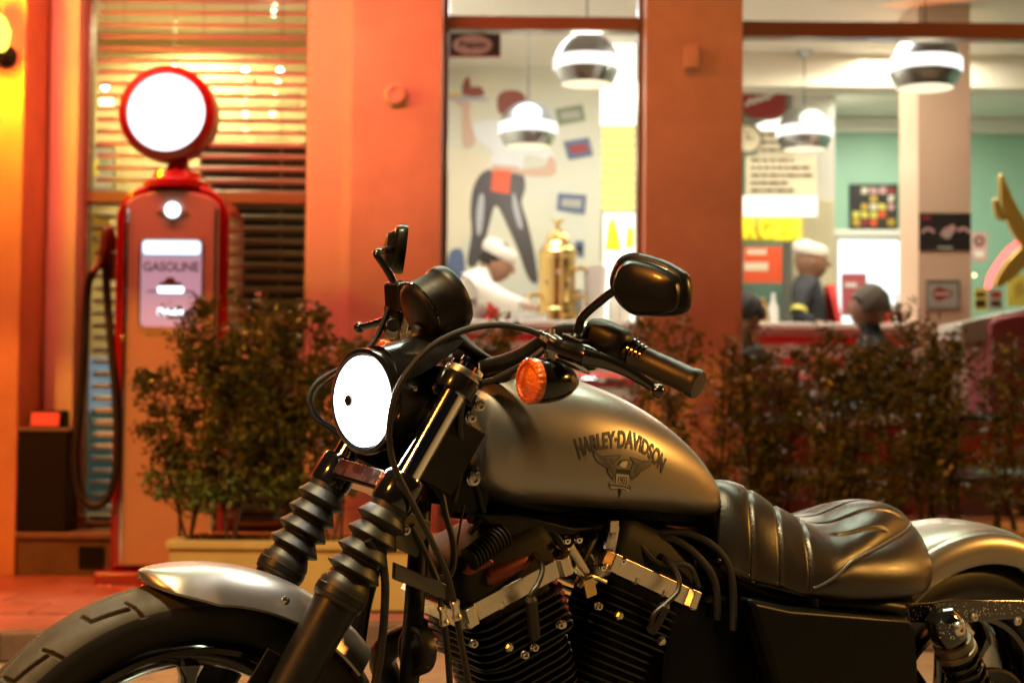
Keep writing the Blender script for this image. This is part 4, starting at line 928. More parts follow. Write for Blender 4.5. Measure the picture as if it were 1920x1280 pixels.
for pts, r in (([(880, 1000, .05), (905, 965, .06), (900, 930, .06), (885, 870, .06)], .0045), ([(820, 880, .07), (835, 960, .08), (850, 1020, .085), (845, 1075, .09), (815, 1085, .09)], .0050), ([(870, 945, .075), (862, 990, .08), (852, 1050, .09), (838, 1088, .095)], .0018),
               ([(1210, 1005, .06), (1265, 1012, .075), (1310, 1045, .085), (1340, 1090, .09), (1345, 1160, .09)], .0065), ([(1230, 1000, .05), (1290, 1000, .06), (1345, 1030, .075), (1372, 1080, .085), (1375, 1180, .09)], .0065), ([(1200, 1022, .08), (1235, 1055, .09), (1290, 1060, .095), (1310, 1100, .09)], .0045),
               ([(1060, 1000, .06), (1085, 1020, .07), (1110, 1055, .08)], .0075), ([(1000, 985, .05), (1040, 1005, .07), (1062, 1030, .08)], .006), ([(1115, 1000, .07), (1100, 1030, .08), (1085, 1060, .085)], .008), ([(1045, 1010, .05), (1020, 1030, .06), (990, 1040, .07)], .005)):
    cable(pts, r, 'engine_wire')
for u, v in ((1060, 1012), (1082, 1010), (1128, 1062), (1165, 1050)): bolt(u, v, .088, .0055, 'chrome')
part(MB().box((.93, 0, .715), (.10, .06, .05), rotm((0, 1, 0), .1)), 'coil_cover', 'satin_black', bevel=.006)
part(MB().prism([tuple(B(u, v, .05)[[0, 2]]) for u, v in ((885, 960), (960, 960), (1060, 985), (1100, 985), (1060, 1000), (930, 1000))], (0, .02, 0), (1, 0, 0), (0, 0, 1), (0, .05, 0)), 'tank_mount', 'satin_black', bevel=.003)

R5 = random.Random(9); dm = MB()
for _ in range(170):
    x = R5.uniform(-.25, .24); z = R5.uniform(.545, .572) - .012 * (.2 - x) ; dm.ball((x, .1245, z), (.0016 * R5.uniform(.6, 1.3), .0010, .0016 * R5.uniform(.6, 1.3)), 6, 4)
for _ in range(60):
    a = R5.uniform(-1.2, 1.2); t = R5.uniform(.0, .03); c = B(1775, 1172, .155); dm.ball((c[0] + .031 * math.sin(a), .150 + .032 * math.cos(a), c[2] - t + .012), .0015 * R5.uniform(.6, 1.3), 6, 4)
tag(part(dm, 'water_drops', 'water_drop'), kind='stuff')

# ================================================================== things on the pavement
# ---- old petrol pump with lit globe
PY = 6.75; pcx = X(318, PY, 600)
pump = thing('petrol_pump', 'red and cream vintage petrol pump with a round white lit globe', 'petrol pump', (pcx, PY, PZ))
def pp_(mb, name, m, parent=pump, **k): return mb.build(name, m, parent, **k)
s_ = 2900 / PY
def PX(u): return X(u, PY, 500)
def PZz(v): return Z(v, PY)
hw = .249; zsh = PZz(404); ztop = PZz(351)
sil = [(-hw, PZ + .07), (hw, PZ + .07), (hw, zsh - .03)] + [(hw - .012 - (hw - .10) * (1 - math.cos(t)) ** .9 if False else .10 + (hw - .10) * math.cos(t), zsh - .03 + (ztop - zsh + .03) * math.sin(t)) for t in np.linspace(.12, math.pi / 2, 9)] + [(-(.10 + (hw - .10) * math.cos(t)), zsh - .03 + (ztop - zsh + .03) * math.sin(t)) for t in np.linspace(math.pi / 2, .12, 9)] + [(-hw, zsh - .03)]
body = pp_(MB().prism(sil, (pcx, PY + .02, 0), (1, 0, 0), (0, 0, 1), (0, .40, 0)), 'pump_body', 'pump_red', bevel=.02, bseg=3)
fh = .204; za = PZz(372)
face = [(-fh, PZ + .09), (fh, PZ + .09), (fh, za - .05)] + [(fh * math.cos(t), za - .05 + .07 * math.sin(t)) for t in np.linspace(.1, math.pi - .1, 13)] + [(-fh, za - .05)]
fp = pp_(MB().prism(face, (pcx + .004, PY + .021, 0), (1, 0, 0), (0, 0, 1), (0, -.030, 0)), 'front_panel', 'pump_cream', bevel=.006)
for sx in (-1, 1):
    pp_(MB().tube([(pcx + .004 + sx * (fh - .008), PY - .012, PZ + .1), (pcx + .004 + sx * (fh - .008), PY - .012, za - .06)], .009, 10), 'chrome_strip', 'chrome', fp)
base = MB(); base.box((pcx + .02, PY + .2, PZ + .035), (.62, .58, .07)); pp_(base, 'pump_base', 'pump_red', bevel=.012)
pp_(MB().box((pcx + .02, PY + .2, PZ + .0065), (.60, .60, .011)), 'base_trim', 'chrome', bevel=.002)
gy = PY + .12; gz = Z(216, PY + .03); gx = X(311, PY + .03, 215)
pp_(MB().lathe([(.155, ztop - .01), (.15, ztop + .02), (.118, ztop + .035), (.105, ztop + .065), (.06, ztop + .075), (.045, ztop + .10), (.048, gz - .2)], (pcx, gy, 0), (0, 0, 1), 32), 'pump_collar', 'pump_red', smooth=30)
gl_ = pp_(MB().lathe([(.15, .06), (.205, .055), (.214, .04), (.214, -.07), (.207, -.085), (.174, -.098), (.169, -.08), (.167, .048), (.0005, .05)], (gx, gy, gz), (0, 1, 0), 64, cap=False), 'globe', 'pump_red', smooth=40)
pp_(MB().lathe([(.170, -.084), (.145, -.097), (.08, -.107), (.0005, -.110)], (gx, gy, gz), (0, 1, 0), 64), 'globe_lens', 'globe_glow', gl_, smooth=60)
# lit badge
bx, bz = PX(323), PZz(400)
pp_(MB().lathe([(.034, 0), (.034, -.012), (.0005, -.016)], (bx, PY - .010, bz), (0, 1, 0), 24), 'badge_lamp', 'badge_glow', fp)
pp_(MB().prism([(-.075, -.004), (-.04, .012), (.04, .012), (.075, -.004), (.03, -.02), (0, -.055), (-.03, -.02)], (bx, PY - .009, bz - .01), (1, 0, 0), (0, 0, 1), (0, -.004, 0)), 'badge_wings', 'bin_grey', fp)
# display window
wx0, wx1, wz0, wz1 = PX(266), PX(379), PZz(618), PZz(455)
rr_ = [((wx0 + wx1) / 2 + p[0], (wz0 + wz1) / 2 + p[1]) for p in rrect((wx1 - wx0) / 2, (wz1 - wz0) / 2, .022)] if 'rrect' in globals() else []
def rrect2(hb, hy, r, n=5):
    out = []
    for sx, sy, a0 in ((1, 1, 0), (-1, 1, 90), (-1, -1, 180), (1, -1, 270)):
        for k in range(n): a = rad(a0 + 90 * k / (n - 1)); out.append((sx * (hb - r) + r * math.cos(a), sy * (hy - r) + r * math.sin(a)))
    return out
cxw, czw, hxw, hzw = (wx0 + wx1) / 2, (wz0 + wz1) / 2, (wx1 - wx0) / 2, (wz1 - wz0) / 2
dsp = pp_(MB().prism(rrect2(hxw, hzw, .022), (cxw, PY - .0092, czw), (1, 0, 0), (0, 0, 1), (0, -.003, 0)), 'display_window', 'dial_face', fp)
pp_(MB().prism(rrect2(hxw - .006, .030, .016), (cxw, PY - .0123, wz1 - .036), (1, 0, 0), (0, 0, 1), (0, -.003, 0)), 'display_tube_light', 'dial_light', fp)
frm = MB().tube([(cxw + p[0], PY - .012, czw + p[1]) for p in rrect2(hxw + .004, hzw + .004, .024, 6)], .004, 8, closed=True); pp_(frm, 'display_rim', 'chrome', fp)
for v in (549, 590):
    pp_(MB().prism(rrect2(.056, .0135, .006), (PX(322), PY - .0123, PZz(v)), (1, 0, 0), (0, 0, 1), (0, -.003, 0)), 'number_window', 'badge_glow', fp)
def lettering(txt, x0, x1, z0, z1, y, name, m, parent, bold=.02, split=False):
    V, F, _ = text_mesh(txt, bold); mb = MB(); mb.v = [(x0 + (x1 - x0) * a, y, z0 + (z1 - z0) * b) for a, b in V]; mb.f = F
    return mb.build(name, m, parent, smooth=0, fix=False)
lettering('GASOLINE', PX(270), PX(374), PZz(515), PZz(497), PY - .0126, 'display_lettering', 'ink', fp)
pp_(MB().prism([(-.05, 0), (.05, 0), (.045, .012), (.02, .016), (.012, .034), (-.018, .034), (-.028, .016), (-.048, .012)], (PX(322), PY - .0123, PZz(541)), (1, 0, 0), (0, 0, 1), (0, -.002, 0)), 'display_emblem', 'brown_ink', fp)
for sx in (-1, 1): pp_(MB().box((PX(322) + sx * .082, PY - .0133, PZz(552)), (.04, .002, .006)), 'display_line', 'brown_ink', fp)
# nozzle and hose on the left side
def PT(u, v, d=0): p = at(u, v, PY + d); return p
pp_(MB().tube(spl([PT(214, 470, .14), PT(203, 430, .12), PT(196, 470, .10), PT(186, 495, .08), PT(172, 512, .06)], 5), [.022] * 6 + [.026] * 6 + [.018] * 9, 12), 'nozzle', 'nozzle_red')
pp_(MB().box(PT(206, 500, .14), (.05, .07, .12)), 'nozzle_hook', 'nozzle_red', bevel=.01)
pp_(MB().tube(spl([PT(172, 512, .06), PT(164, 545, .05), PT(158, 640, .03), PT(150, 760, .0), PT(142, 860, -.03), PT(152, 925, -.05), PT(178, 948, -.06), PT(206, 925, -.05), PT(220, 860, -.03), PT(218, 760, .0), PT(208, 640, .04), PT(200, 540, .09), PT(198, 470, .13), PT(206, 440, .17)], 8), .018, 12), 'hose', 'hose_black')
pp_(MB().lathe([(.011, 0), (.011, .01), (.0005, .013)], PT(231, 634, .0), (0, -1, 0), 14), 'side_screw', 'brass')

# ---- black box with a red lamp on the ledge
cy = 7.14; cab = thing('cabinet', 'tall black box with a glowing red lid standing on the ledge left of the pump', 'cabinet', (X(98, cy), cy, Z(1010, cy)))
x0, x1 = X(52, cy), X(146, cy); zb, zt = zl_ + .029, Z(815, cy)
MB().span((x0, cy - .09, zb), (x1, cy + .09, zt)).build('cabinet_body', 'bin_black', cab, bevel=.008)
MB().span((x0 - .004, cy - .094, zt + .0005), (x1 + .004, cy + .094, zt + .016)).build('cabinet_lid', 'bin_grey', cab, bevel=.003)
rl = MB(); xa, xb = X(70, cy), X(131, cy); zr = Z(776, cy)
rl.prism([(-.07, 0), (.07, 0), (.05, zr - zt - .017), (-.05, zr - zt - .017)], (xa, cy, zt + .017), (0, 1, 0), (0, 0, 1), (xb - xa, 0, 0)); rl.build('lamp_housing', 'bin_black', cab, bevel=.004)
MB().prism([(.012, .008), (xb - xa - .012, .008), (xb - xa - .012, zr - zt - .028), (.012, zr - zt - .028)], (xa, cy - .075, zt + .017), (1, 0, 0), (0, .16, 1), (0, -.003, 0)).build('red_screen', 'red_lamp', cab)
# ---- wall lantern at the left edge
ly = 6.94; lz = Z(85, ly); lx = X(-8, ly)
sc = thing('wall_lantern', 'bright yellow glowing wall lantern at the upper left edge', 'lantern', (lx, ly, lz))
MB().lathe([(.05, 0), (.05, .012), (.012, .02)], (lx, 7.039, lz - .05), (0, -1, 0), 20).build('wall_plate', 'bin_black', sc)
MB().tube(spl([(lx, 7.02, lz - .05), (lx, ly, lz - .09), (lx, ly - .02, lz - .06)], 5), .008, 8).build('bracket', 'bin_black', sc)
MB().lathe([(.03, -.05), (.045, -.03), (.055, .04), (.03, .10), (.002, .12)], (lx, ly - .02, lz), (0, 0, 1), 20).build('lantern_glass', 'sconce_glow', sc)
lamp('wall_lantern_light', 'POINT', (lx - .01, ly - .10, lz + .02), 42, (.95, .95, .0), size=.05)

# ---- planters
def planter(u0, u1, v, D, ht, label):
    x0, x1 = X(u0, D, 900), X(u1, D, 900); zt = Z(v, D)
    p = thing('planter', label, 'planter', ((x0 + x1) / 2, D + .19, PZ + .018), 'long cream planter boxes along the pavement edge')
    t = .022
    w = MB(); zb = PZ + .0195
    w.span((x0, D, zb), (x1, D + t, zt - .032)); w.span((x0, D + .36, zb), (x1, D + .36 + t, zt - .032)); w.span((x0, D + t + .0005, zb), (x0 + t, D + .3595, zt - .032)); w.span((x1 - t, D + t + .0005, zb), (x1, D + .3595, zt - .032))
    w.build('planter_box', 'planter_cream', p, bevel=.003)
    r = MB(); a = .014
    r.span((x0 - a, D - a, zt - .0315), (x1 + a, D + .035, zt)); r.span((x0 - a, D + .347, zt - .0315), (x1 + a, D + .382 + a, zt)); r.span((x0 - a, D + .0352, zt - .0315), (x0 + .035, D + .3468, zt)); r.span((x1 - .035, D + .0352, zt - .0315), (x1 + a, D + .3468, zt))
    r.build('planter_rim', 'planter_cream', p, bevel=.005)
    so = MB(); rows = [[(x, y, zt - .05 + .012 * math.sin(x * 23 + y * 31) + .006 * random.random()) for x in np.linspace(x0 + t, x1 - t, 60)] for y in np.linspace(D + t, D + .36, 10)]
    so.grid(rows); so.build('soil', 'soil', p)
    return x0, x1, zt
PL = planter(320, 1135, 1018, 5.88, 0, 'cream planter box under the shrubs behind the motorcycle front')
PR = planter(1165, 1914, 990, 6.45, 0, 'cream planter box under the shrubs behind the motorcycle seat')

# ---- shrubs
def shrub(x, y, z0, h, w, seed, label, group, leaves=1100, low=.25, fill=1.0):
    R_ = random.Random(seed); t = thing('shrub', label, 'shrub', (x, y, z0), group)
    tw = MB(); tips = []
    for k in range(R_.randint(3, 5)):
        a = R_.uniform(0, 6.28); p = np.array([x + .02 * math.cos(a), y + .02 * math.sin(a), z0]); top = np.array([x + w * .75 * R_.uniform(-1, 1), y + .15 * R_.uniform(-1, 1), z0 + h * R_.uniform(.72, 1.0)])
        mid = (p + top) / 2 + np.array([R_.uniform(-.04, .04), R_.uniform(-.03, .03), 0]); path = spl([p, mid, top], 6)
        tw.tube(path, list(np.linspace(.0075, .002, len(path))), 6)
        for i in range(3, len(path)):
            for _ in range(3):
                b0 = path[i]; d = np.array([R_.uniform(-1, 1), R_.uniform(-.8, .8), R_.uniform(.0, .9)]); d = d / np.linalg.norm(d)
                L = R_.uniform(.06, .17) * (1.1 - .3 * i / len(path)); b1 = b0 + d * L
                b1[0] = x + np.clip(b1[0] - x, -w, w)
                if b1[2] < z0 + h * low: continue
                tw.tube([b0, (b0 + b1) / 2 + np.array([0, 0, .008]), b1], [.003, .002, .0012], 4); tips.append((b0, b1))
    tw.build('stem', 'twig', t)
    lf = MB(); clump = [R_.random() for _ in tips]
    for _ in range(int(leaves * fill)):
        i = R_.randrange(len(tips)); 
        if clump[i] < .22: continue
        b0, b1 = tips[i]; f = R_.uniform(.3, 1.15); c = b0 + (b1 - b0) * f + np.array([R_.gauss(0, .020), R_.gauss(0, .022), R_.gauss(0, .018)])
        l = R_.uniform(.008, .022); a = np.array([R_.uniform(-1, 1), R_.uniform(-1, 1), R_.uniform(-.5, .8)]); a = a / np.linalg.norm(a); n_ = np.cross(a, np.array([R_.uniform(-1, 1), R_.uniform(-1, 1), R_.uniform(-.3, 1)])); n_ = n_ / (np.linalg.norm(n_) + 1e-9); b = np.cross(n_, a)
        V = [c - a * l, c - a * l * .1 + b * l * .48 + n_ * l * .10, c + a * l, c - a * l * .1 - b * l * .48 + n_ * l * .10]
        lf.add(V, [(0, 1, 2), (0, 2, 3)])
    tag(lf.build('foliage', 'leaf_green', t, smooth=0, fix=False), kind='stuff')
sy = 5.88 + .19
lab = ['leftmost shrub in the planter beside the petrol pump', 'dense shrub second from the pump in the left planter', 'shrub in the left planter behind the lit headlight', 'shrub in the left planter behind the front fork', 'shrub behind the speedometer and handlebar riser', 'shrub behind the motorcycle tank filler']
for k, u in enumerate((352, 440, 535, 630, 730, 900)):
    xx = X(u, sy, 900); shrub(xx, sy + random.uniform(-.05, .05), PL[2] - .06, Z(585 + (12, 0, 6, 22, 34, 20)[k], sy) - PL[2] + .06, .185 if k else .17, 11 + k, lab[k], 'shrubs in the left planter', 5600 if k < 4 else 3200, .14 if k < 4 else .30)
sy2 = 6.45 + .19
lab2 = ['shrub in front of the right pillar behind the clutch grip', 'thin shrub at the left end of the right window', 'shrub just right of the right pillar below the round sign', 'shrub below the red apron worker in the right window',
        'shrub between the worker and the grey haired guest', 'tallest dark shrub in front of the grey haired guest', 'shrub just left of the pink column foot', 'shrub below the black motorcycle poster on the column', 'shrub below the pink column behind the seat end', 'loose shrub near the right end of the right planter']
for k, (u, vt, lv_) in enumerate(((1245, 590, 3600), (1335, 650, 800), (1415, 640, 1700), (1475, 630, 2100), (1540, 625, 2000), (1600, 612, 3000), (1665, 630, 2000), (1735, 600, 3000), (1800, 628, 1800), (1865, 645, 1500))):
    xx = X(u, sy2, 800); shrub(xx, sy2 + random.uniform(-.07, .07), PR[2] - .06, Z(vt - 12, sy2) - PR[2] + .06, (.17, .13, .15, .16, .16, .18, .16, .18, .15, .13)[k], 40 + k, lab2[k], 'shrubs in the right planter', lv_, .20)

# ---- dark table behind the right planter
ty = 7.0; tx0, tx1 = X(1690, ty, 900), X(2080, ty, 900); tz = Z(884, ty)
tb = thing('bench', 'dark wooden bench with black iron legs under the right window', 'bench', ((tx0 + tx1) / 2, ty, PZ + .017))
for k in range(3): MB().span((tx0, ty - .17 + k * .115, tz - .03), (tx1, ty - .17 + k * .115 + .108, tz)).build('seat_slat', 'wood_dark', tb, bevel=.004)
for xx in (tx0 + .12, X(1885, ty, 900), tx1 - .1):
    for d in (-.14, .14):
        MB().tube([(xx - .02, ty + d * .7, tz - .031), (xx + .03, ty + d, PZ + .018)], .014, 8).build('leg', 'iron_black', tb)

# ================================================================== inside the left window: venetian blind, bulbs
by = YG + .085
wa, wb = FXS['win1a'] + .03, FXS['win1b'] - .03
bl = thing('venetian_blind', 'pale venetian blind behind the window left of the first pillar', 'blind', ((wa + wb) / 2, by, 3.0))
proto = None; zz = 3.0; ztop_ = zz
Rt = rotm((1, 0, 0), rad(36))
sl0 = MB(); rows = []
for i in range(7):
    f = i / 6 - .5; rows.append(Rt @ np.array([0, f * .048, .004 * (1 - 4 * f * f)]))
rowsA = [[np.array([sx * (wb - wa) / 2, 0, 0]) + r for sx in (-1, 1)] for r in rows] + [[np.array([sx * (wb - wa) / 2, 0, -.0022]) + r for sx in (-1, 1)] for r in rows[::-1]]
k = 0
while zz > zl_ + .10:
    if proto is None:
        proto = MB().grid(rowsA, False, True).build('slat', 'slat_paint'); proto.parent = bl; proto.location = (0, 0, zz - 3.0); 
    else:
        c = share(proto, (0, 0, zz - 3.0 + random.uniform(-.002, .002)), parent=bl); c.rotation_euler = (random.uniform(-.03, .03), random.uniform(-.002, .002), 0)
    zz -= .0595
for f in (.12, .5, .88):
    xx = wa + (wb - wa) * f
    for d in (-.026, .026): MB().tube([(xx, by + d, 3.0), (xx, by + d, zl_ + .07)], .0014, 5).build('ladder_cord', 'cord', bl)
MB().span((wa, by - .025, zl_ + .045), (wb, by + .025, zl_ + .065)).build('bottom_rail', 'slat_paint', bl)
# things behind the blind
def flat(name, pts, Y, m, parent=None, th=.004):
    P = [at(u, v, Y) for u, v in pts]
    return MB().prism([(p[0], p[2]) for p in P], (0, Y, 0), (1, 0, 0), (0, 0, 1), (0, -th, 0)).build(name, m, parent, smooth=0)
def rect(u0, v0, u1, v1): return [(u0, v0), (u1, v0), (u1, v1), (u0, v1)]
dk = thing('dark_cupboard', 'dark cupboard standing behind the lower right half of the blind', 'cupboard', (X(475, 8.3), 8.3, FZ))
cx0_, cx1_ = X(372, 8.1), X(590, 8.1); ct = Z(276, 8.1)
MB().span((cx0_, 8.1, FZ + .001), (cx1_, 8.5, ct)).build('cupboard_body', 'dark_board', dk, bevel=.006)
for i in range(2): MB().span((cx0_ + .01 + i * (cx1_ - cx0_) / 2, 8.088, FZ + .05), (cx0_ - .01 + (i + 1) * (cx1_ - cx0_) / 2, 8.0995, ct - .03)).build('cupboard_door', 'dark_board', dk, bevel=.003)
def poster(name, label, u0, v0, u1, v1, Y, m, bits=(), cat='poster', group=None, frame=None, th=.006):
    c = at((u0 + u1) / 2, (v0 + v1) / 2, Y); t = thing(name, label, cat, c, group)
    flat('picture_sheet', rect(u0, v0, u1, v1), Y, m, t, th)
    for i, b in enumerate(bits): flat(b[0], b[1], Y - th - .0005 - .0006 * i, b[2], t, .0005)
    if frame:
        P = [at(*p, Y) for p in rect(u0, v0, u1, v1)]
        MB().tube([p - np.array([0, th, 0]) for p in P], .008, 6, closed=True).build('picture_frame', frame, t)
    return t
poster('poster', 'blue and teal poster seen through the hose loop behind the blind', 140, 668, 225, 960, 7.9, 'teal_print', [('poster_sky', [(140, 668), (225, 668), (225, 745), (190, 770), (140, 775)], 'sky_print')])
poster('poster', 'small yellow poster behind the blind above the pump nozzle', 146, 402, 205, 492, 8.0, 'lemon_print', [('poster_line', rect(156, 425, 196, 432), 'brown_ink'), ('poster_line', rect(156, 445, 190, 452), 'brown_ink')])
poster('picture', 'small framed picture behind the blind left of the globe', 150, 275, 215, 355, 9.6, 'grey_print', [('picture_patch', rect(160, 300, 185, 330), 'lemon_print'), ('picture_patch', [(185, 285), (205, 290), (200, 325), (188, 320)], 'green_print')], 'picture', frame='wood_dark')
bulb_sets = [('warm bulb behind the blind right of the globe, its reflected glow added below', [(460, 132, 1), (461, 160, 0), (460, 182, 0), (460, 214, 0), (460, 248, 0)]),
             ('warm bulb nearest the right window jamb, its reflected glow added below', [(525, 133, 1), (521, 156, 0), (516, 180, 0), (511, 213, 0)]),
             ('string light with two bulbs at the very top of the blind window', [(515, 3, 1), (513, 25, 1)])]
for label, L_ in bulb_sets:
    Y = 8.9; p0 = at(L_[0][0], L_[0][1], Y); t = thing('bulbs_and_glow', label, 'lights', p0, 'string lights behind the blind')
    pts = [(p0[0], Y, CZ - .001)] + [at(u, v, Y) + np.array([0, .02, 0]) for u, v, _ in L_]
    MB().tube(pts, .003, 5).build('cable', 'cord', t)
    for u, v, big in L_:  # soft balls stand in for the reflected glow under the bulbs
        c = at(u, v, Y); MB().ball(c, .018 if big else .020, 10, 8).build('bulb', 'bulb_glow' if big else 'soft_bulb_glow', t)
for label, u, v, r in (('round glowing bulb behind the blind left of the globe', 197, 163, .02), ('small bulb just above the petrol pump globe', 327, 128, .02)):
    Y = 8.9; c = at(u, v, Y); t = thing('pendant_bulb', label, 'bulb', c, 'single bulbs behind the blind')
    MB().ball(c, r, 10, 8).build('bulb', 'bulb_glow', t); MB().tube([c + np.array([0, 0, r]), (c[0], Y, CZ - .001)], .003, 5).build('cable', 'cord', t)
MB().ball(at(200, 192, 9.2), .045, 10, 8).build('glow_ball', 'soft_bulb_glow', thing('glow_patch', 'soft added glow under the bulb left of the globe', 'lamp', at(200, 192, 9.2)))  # glowing ball added for the soft glow below the single bulb
# faded script painted on the left window pane
scr_ = thing('window_lettering', 'faded red script painted on the glass right of the globe', 'lettering', at(470, 215, YG - .01))
R_ = random.Random(5)
for v, u0, u1, amp in ((152, 388, 478, 12), (178, 396, 560, 7), (196, 400, 560, 8), (228, 402, 560, 7), (262, 400, 560, 7)):
    u = u0
    while u < u1 - 15:
        wl = R_.uniform(35, 70); pts = []; n = int(wl / 2.2)
        for i in range(n + 1):
            uu_ = min(u + wl * i / n, u1); pts.append(at(uu_ + 2.5 * math.sin(i * 1.9), v + amp * .55 * math.sin(i * 1.55 + R_.random() * .6) * (1.5 if i < 3 else .75), YG - .0065))
        MB().tube(pts, .0028, 4).build('script_word', 'maroon', scr_); u += wl + 12

# ================================================================== inside the middle window
mw = YM - .001
mur = thing('wall_mural', 'large painted mural of a waitress in dark trousers holding up a tray', 'mural', at(960, 380, mw))
def M_(name, pts, m, lay=1, smoothn=0):
    if smoothn: pts = [tuple(p) for p in spl([np.array(p, float) for p in pts], smoothn, True)]
    return flat(name, pts, mw - .0012 * lay, m, mur, .001)
M_('painted_cloud', [(832, 300), (870, 280), (930, 300), (945, 330), (920, 370), (880, 440), (832, 470)], 'cream_board', 0.3, 4)
M_('painted_trousers', [(915, 318), (975, 322), (985, 352), (978, 380), (990, 420), (1003, 480), (1008, 530), (990, 520), (972, 470), (950, 420), (930, 385), (918, 420), (905, 470), (890, 500), (876, 492), (884, 440), (882, 390), (890, 345)], 'trouser_print', 2, 3)
M_('painted_sheen', [(900, 365), (908, 372), (904, 430), (895, 440), (893, 400)], 'sheen_print', 3, 3)
M_('painted_sheen', [(962, 360), (970, 380), (980, 425), (972, 425), (962, 390)], 'sheen_print', 3, 3)
M_('painted_shirt', [(885, 235), (925, 225), (975, 222), (1005, 250), (1038, 290), (1030, 300), (985, 290), (975, 325), (918, 315), (925, 285), (895, 260)], 'shirt_print', 2, 3)
M_('painted_arm', [(868, 275), (866, 230), (868, 195), (880, 192), (882, 225), (892, 262), (885, 276)], 'skin_print', 2.5, 3)
M_('painted_arm', [(1030, 292), (1042, 305), (1036, 330), (975, 328), (972, 318), (1020, 312)], 'skin_print', 2.6, 3)
M_('painted_waist', [(922, 308), (972, 312), (972, 325), (920, 322)], 'skin_print', 2.8)
M_('painted_apron', [(924, 318), (958, 320), (955, 364), (920, 358)], 'red_sign', 3.4)
M_('painted_face', [(940, 195), (975, 188), (985, 215), (970, 232), (945, 225)], 'skin_print', 3, 3)
M_('painted_hair', [(932, 200), (934, 180), (950, 170), (975, 172), (986, 186), (978, 198), (958, 200), (948, 214), (936, 212)], 'hair_print', 3.6, 3)
M_('painted_tray', [(836, 182), (870, 178), (915, 184), (914, 190), (836, 190)], 'sheen_print', 3)
M_('painted_food', [(866, 178), (872, 148), (880, 146), (884, 164), (900, 162), (908, 180)], 'hair_print', 3.3, 2)
M_('painted_food', [(840, 182), (846, 174), (860, 174), (864, 182)], 'gold_paint', 3.4)
M_('painted_hand', [(850, 190), (880, 190), (884, 200), (868, 204)], 'skin_print', 3.1)
M_('painted_guitarist', [(838, 500), (845, 470), (866, 468), (872, 500), (868, 525), (838, 525)], 'blue_print', 3, 3)
# pictures on the mural wall
for label, q_, m, bit in (('green toned photograph pinned high on the mural wall', [(1041, 205), (1092, 196), (1098, 226), (1047, 236)], 'green_print', 'grey_print'),
                      ('blue and red photograph pinned tilted on the mural wall', [(1056, 266), (1104, 258), (1112, 292), (1066, 300)], 'blue_print', 'maroon'),
                      ('dark blue photograph pinned above the brass machine', [(1046, 362), (1100, 366), (1096, 402), (1044, 394)], 'blue_print', 'grey_print'),
                      ('small dark photograph right of the brass machine', [(1078, 452), (1095, 452), (1095, 482), (1078, 482)], 'blue_print', 'black_print')):
    Y = YM - .006; c = at(*np.mean(q_, 0), Y); t = thing('photograph', label, 'photograph', c, 'photographs on the mural wall')
    flat('photo_sheet', q_, Y, m, t, .003); cq = np.mean(q_, 0); flat('photo_subject', [tuple(cq + (np.array(p) - cq) * np.array([.7, .45])) for p in q_], Y - .0035, bit, t, .001)
sg = poster('oval_sign', 'dark sign with a pale oval at the top left of the middle window', 836, 61, 938, 106, 8.2, 'black_print', [('sign_oval', [(886 + 37 * math.cos(a), 85 + 19 * math.sin(a)) for a in np.linspace(0, 6.28, 32, endpoint=False)], 'pink_print')], 'sign', frame='maroon')
V, F, _ = text_mesh('Pepes', .02); P_ = [at(862 + 48 * a, 93 - 16 * b, 8.19) for a, b in V]
mb = MB(); mb.v = [tuple(p) for p in P_]; mb.f = F; mb.build('sign_word', 'black_print', sg, smooth=0, fix=False)
# lit yellow column and panels at the right of the middle window
lp = thing('lit_column', 'bright yellow lit panel down the right side of the middle window', 'lit column', (X(1158, 9.9), 9.9, FZ))
flat('panel_upper', rect(1126, 62, 1192, 236), 9.9, 'white_panel', lp, .02)
flat('panel_foot', rect(1131, 400, 1190, 640), 9.9, 'white_panel', lp, .02)
for k in range(9): flat('panel_slat', rect(1128, 240 + k * 17.5, 1190, 240 + k * 17.5 + 14.5), 9.9, 'yellow_panel', lp, .02)
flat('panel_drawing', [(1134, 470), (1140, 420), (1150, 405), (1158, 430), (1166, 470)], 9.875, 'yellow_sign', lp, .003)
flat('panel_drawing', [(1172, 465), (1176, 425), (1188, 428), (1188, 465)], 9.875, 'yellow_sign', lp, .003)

# ---- pendant lamps
def pendant(u, v, Y, r, label):
    c = at(u, v, Y); t = thing('pendant_lamp', label, 'lamp', c, 'chrome ball pendant lamps')
    def sp(z0, z1, n=10, k=1.0): return [(k * r * math.sqrt(max(0, 1 - (z / r) ** 2)), z) for z in np.linspace(z0, z1, n)]
    MB().lathe(sp(.22 * r, .985 * r, 14) + [(.004, 1.0 * r)], c, (0, 0, 1), 40, cap=False).build('lamp_dome', 'lamp_metal', t, smooth=60)
    MB().lathe([(1.0 * r, -.16 * r), (1.035 * r, -.14 * r), (1.035 * r, .19 * r), (1.0 * r, .215 * r)], c, (0, 0, 1), 40, cap=False).build('lamp_band', 'lamp_band', t, smooth=60)
    MB().lathe(sp(-.62 * r, -.17 * r, 8), c, (0, 0, 1), 40, cap=False).build('lamp_skirt', 'lamp_metal', t, smooth=60)
    MB().lathe([(.79 * r, -.60 * r), (.5 * r, -.45 * r), (.001, -.40 * r)], c, (0, 0, 1), 32).build('lamp_diffuser', 'lamp_inside', t, smooth=60)
    MB().tube([c + np.array([0, 0, r]), (c[0], c[1], CZ - .03)], .004, 6).build('cord', 'iron_black', t)
    MB().lathe([(.05, 0), (.045, -.02), (.015, -.045)], (c[0], c[1], CZ - .001), (0, 0, 1), 24).build('ceiling_rose', 'lamp_metal', t)
    lamp('pendant_light', 'POINT', c - np.array([0, 0, r * .95]), 8, (1, .86, .6), size=.08)
